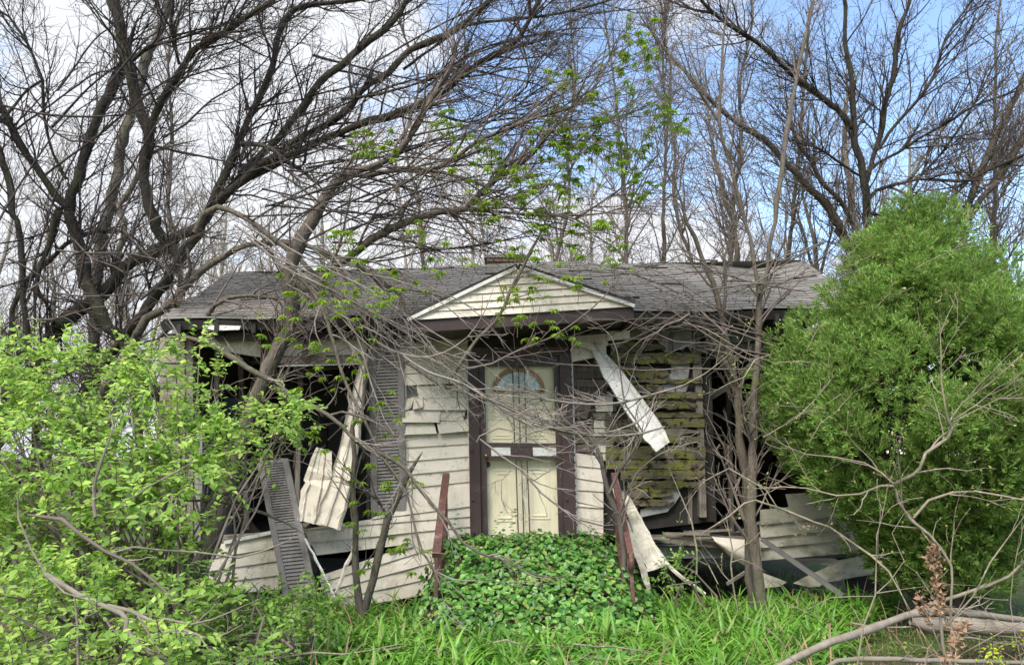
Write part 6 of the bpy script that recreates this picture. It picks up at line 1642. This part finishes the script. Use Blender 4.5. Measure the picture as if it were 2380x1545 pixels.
tree('bare_bramble', 'tall thin grey stems crossing in the bottom right foreground',
     [(T('I', (1130, 1580, 26), (1170, 1300, 24), (1250, 1090, 20), (1255, 900, 16), (1260, 700, 14), (1290, 600, 12), (1330, 400, 9), (1400, 200, 5)), 4.3, 4.3, True),
      (T('I', (1570, 1580, 22), (1600, 1440, 24), (1720, 1290, 22), (1900, 1090, 22), (2000, 880, 20), (2207, 600, 14), (2300, 450, 12)), 4.3, 4.2, False),
      (T('I', (1260, 1080, 14), (1350, 1000, 14), (1440, 870, 12), (1360, 690, 10), (1440, 560, 8), (1580, 500, 5)), 4.3, 4.2, False),
      (T('I', (1260, 1080, 14), (1450, 1050, 12), (1700, 1020, 11), (1900, 1030, 8)), 4.3, 4.2, False),
      (T('I', (1240, 1100, 12), (1110, 1100, 12), (960, 1110, 10), (800, 1190, 8), (600, 1140, 6)), 4.3, 4.3, False),
      (T('I', (400, 1230, 8), (520, 1280, 12), (640, 1390, 14), (700, 1500, 14), (820, 1560, 12)), 4.5, 4.4, False),
      (T('I', (1140, 1450, 10), (1050, 1380, 9), (900, 1250, 8), (700, 1150, 6), (500, 1080, 4)), 4.35, 4.5, False),
      (T('I', (1380, 980, 8), (1420, 1080, 10), (1470, 1200, 10), (1600, 1400, 10)), 4.4, 4.2, False),
      (T('I', (2207, 1560, 14), (2150, 1300, 12), (2130, 1150, 12), (2140, 1000, 9), (2190, 700, 6)), 4.2, 4.3, False),
      (T('I', (1800, 1480, 14), (1950, 1400, 14), (2100, 1320, 14), (2260, 1240, 12)), 4.3, 4.1, False)],
     TT, TT, cat='bramble', levels=[(3.2, .12, .6), (5, .05, .25)], trop=(0, 0, .02), seed=77, ws=.5, ts=.65, limbname='stem', crownname='twigs')

def dry_stalk(name, trace, Y, seed, npods, label, zone=(.3, 1)):
    rg = np.random.default_rng(seed)
    root = thing(name, P(trace[0][0], trace[0][1], Y), label, 'dry plant')
    p, r = limb(trace, Y, Y); A = Acc(); tubes(A, p[None], r[None], 6); obj('stalk', A, M['bark_pale'], root, smooth=True)
    cum = np.linspace(0, 1, len(p)); pos, D_, N_, S_ = [], [], [], []
    for k in range(npods):
        t = rg.uniform(*zone); q = np.array([np.interp(t, cum, p[:, j]) for j in range(3)])
        q = q + rg.normal(size=3) * (.018, .018, .012)
        a = rg.uniform(0, 6.28); pos.append(q); D_.append(norm(np.array((math.cos(a), math.sin(a), rg.uniform(-.6, .9))))); N_.append(norm(rg.normal(size=3))); S_.append(rg.uniform(.014, .040))
    cup = ovate(.32, .22, .35)
    place_leaves(cup, frames(np.array(D_), np.array(N_)), np.array(pos), np.array(S_), M['leaf_dry'], root, 'pods', 60, 'pod')
dry_stalk('seed_stalk', T('I', (1725, 1600, 26), (1690, 1400, 24), (1665, 1200, 20), (1640, 1000, 14), (1625, 880, 8), (1640, 775, 3)), 4.2, 81, 210, 'tall brown dried seed stalk with curled pods at the lower right', (.38, 1))
dry_stalk('seed_stalk', T('I', (1730, 1600, 18), (1740, 1480, 16), (1790, 1360, 12), (1850, 1260, 6)), 4.15, 82, 80, 'shorter dried stalk with curled brown pods right of the tall one', (.2, 1))
dry_stalk('seed_stalk', T('I', (1680, 1450, 10), (1620, 1300, 9), (1570, 1180, 8), (1545, 1080, 4)), 4.25, 83, 50, 'small tuft of curled brown pods left of the tall dried stalk', (.4, 1))
leafy('yellow_plant', 'small yellow-green leafy sprig in the bottom right corner', [(2280, 1530), (2290, 1500), (2330, 1485), (2372, 1495), (2340, 1515), (2300, 1540)], (4.3, 4.4), 5, 3, .026, (2.75, 4.35), 8, M['leaf_yellow'], brad=(.02, .05), nparts=20, cat='plant')
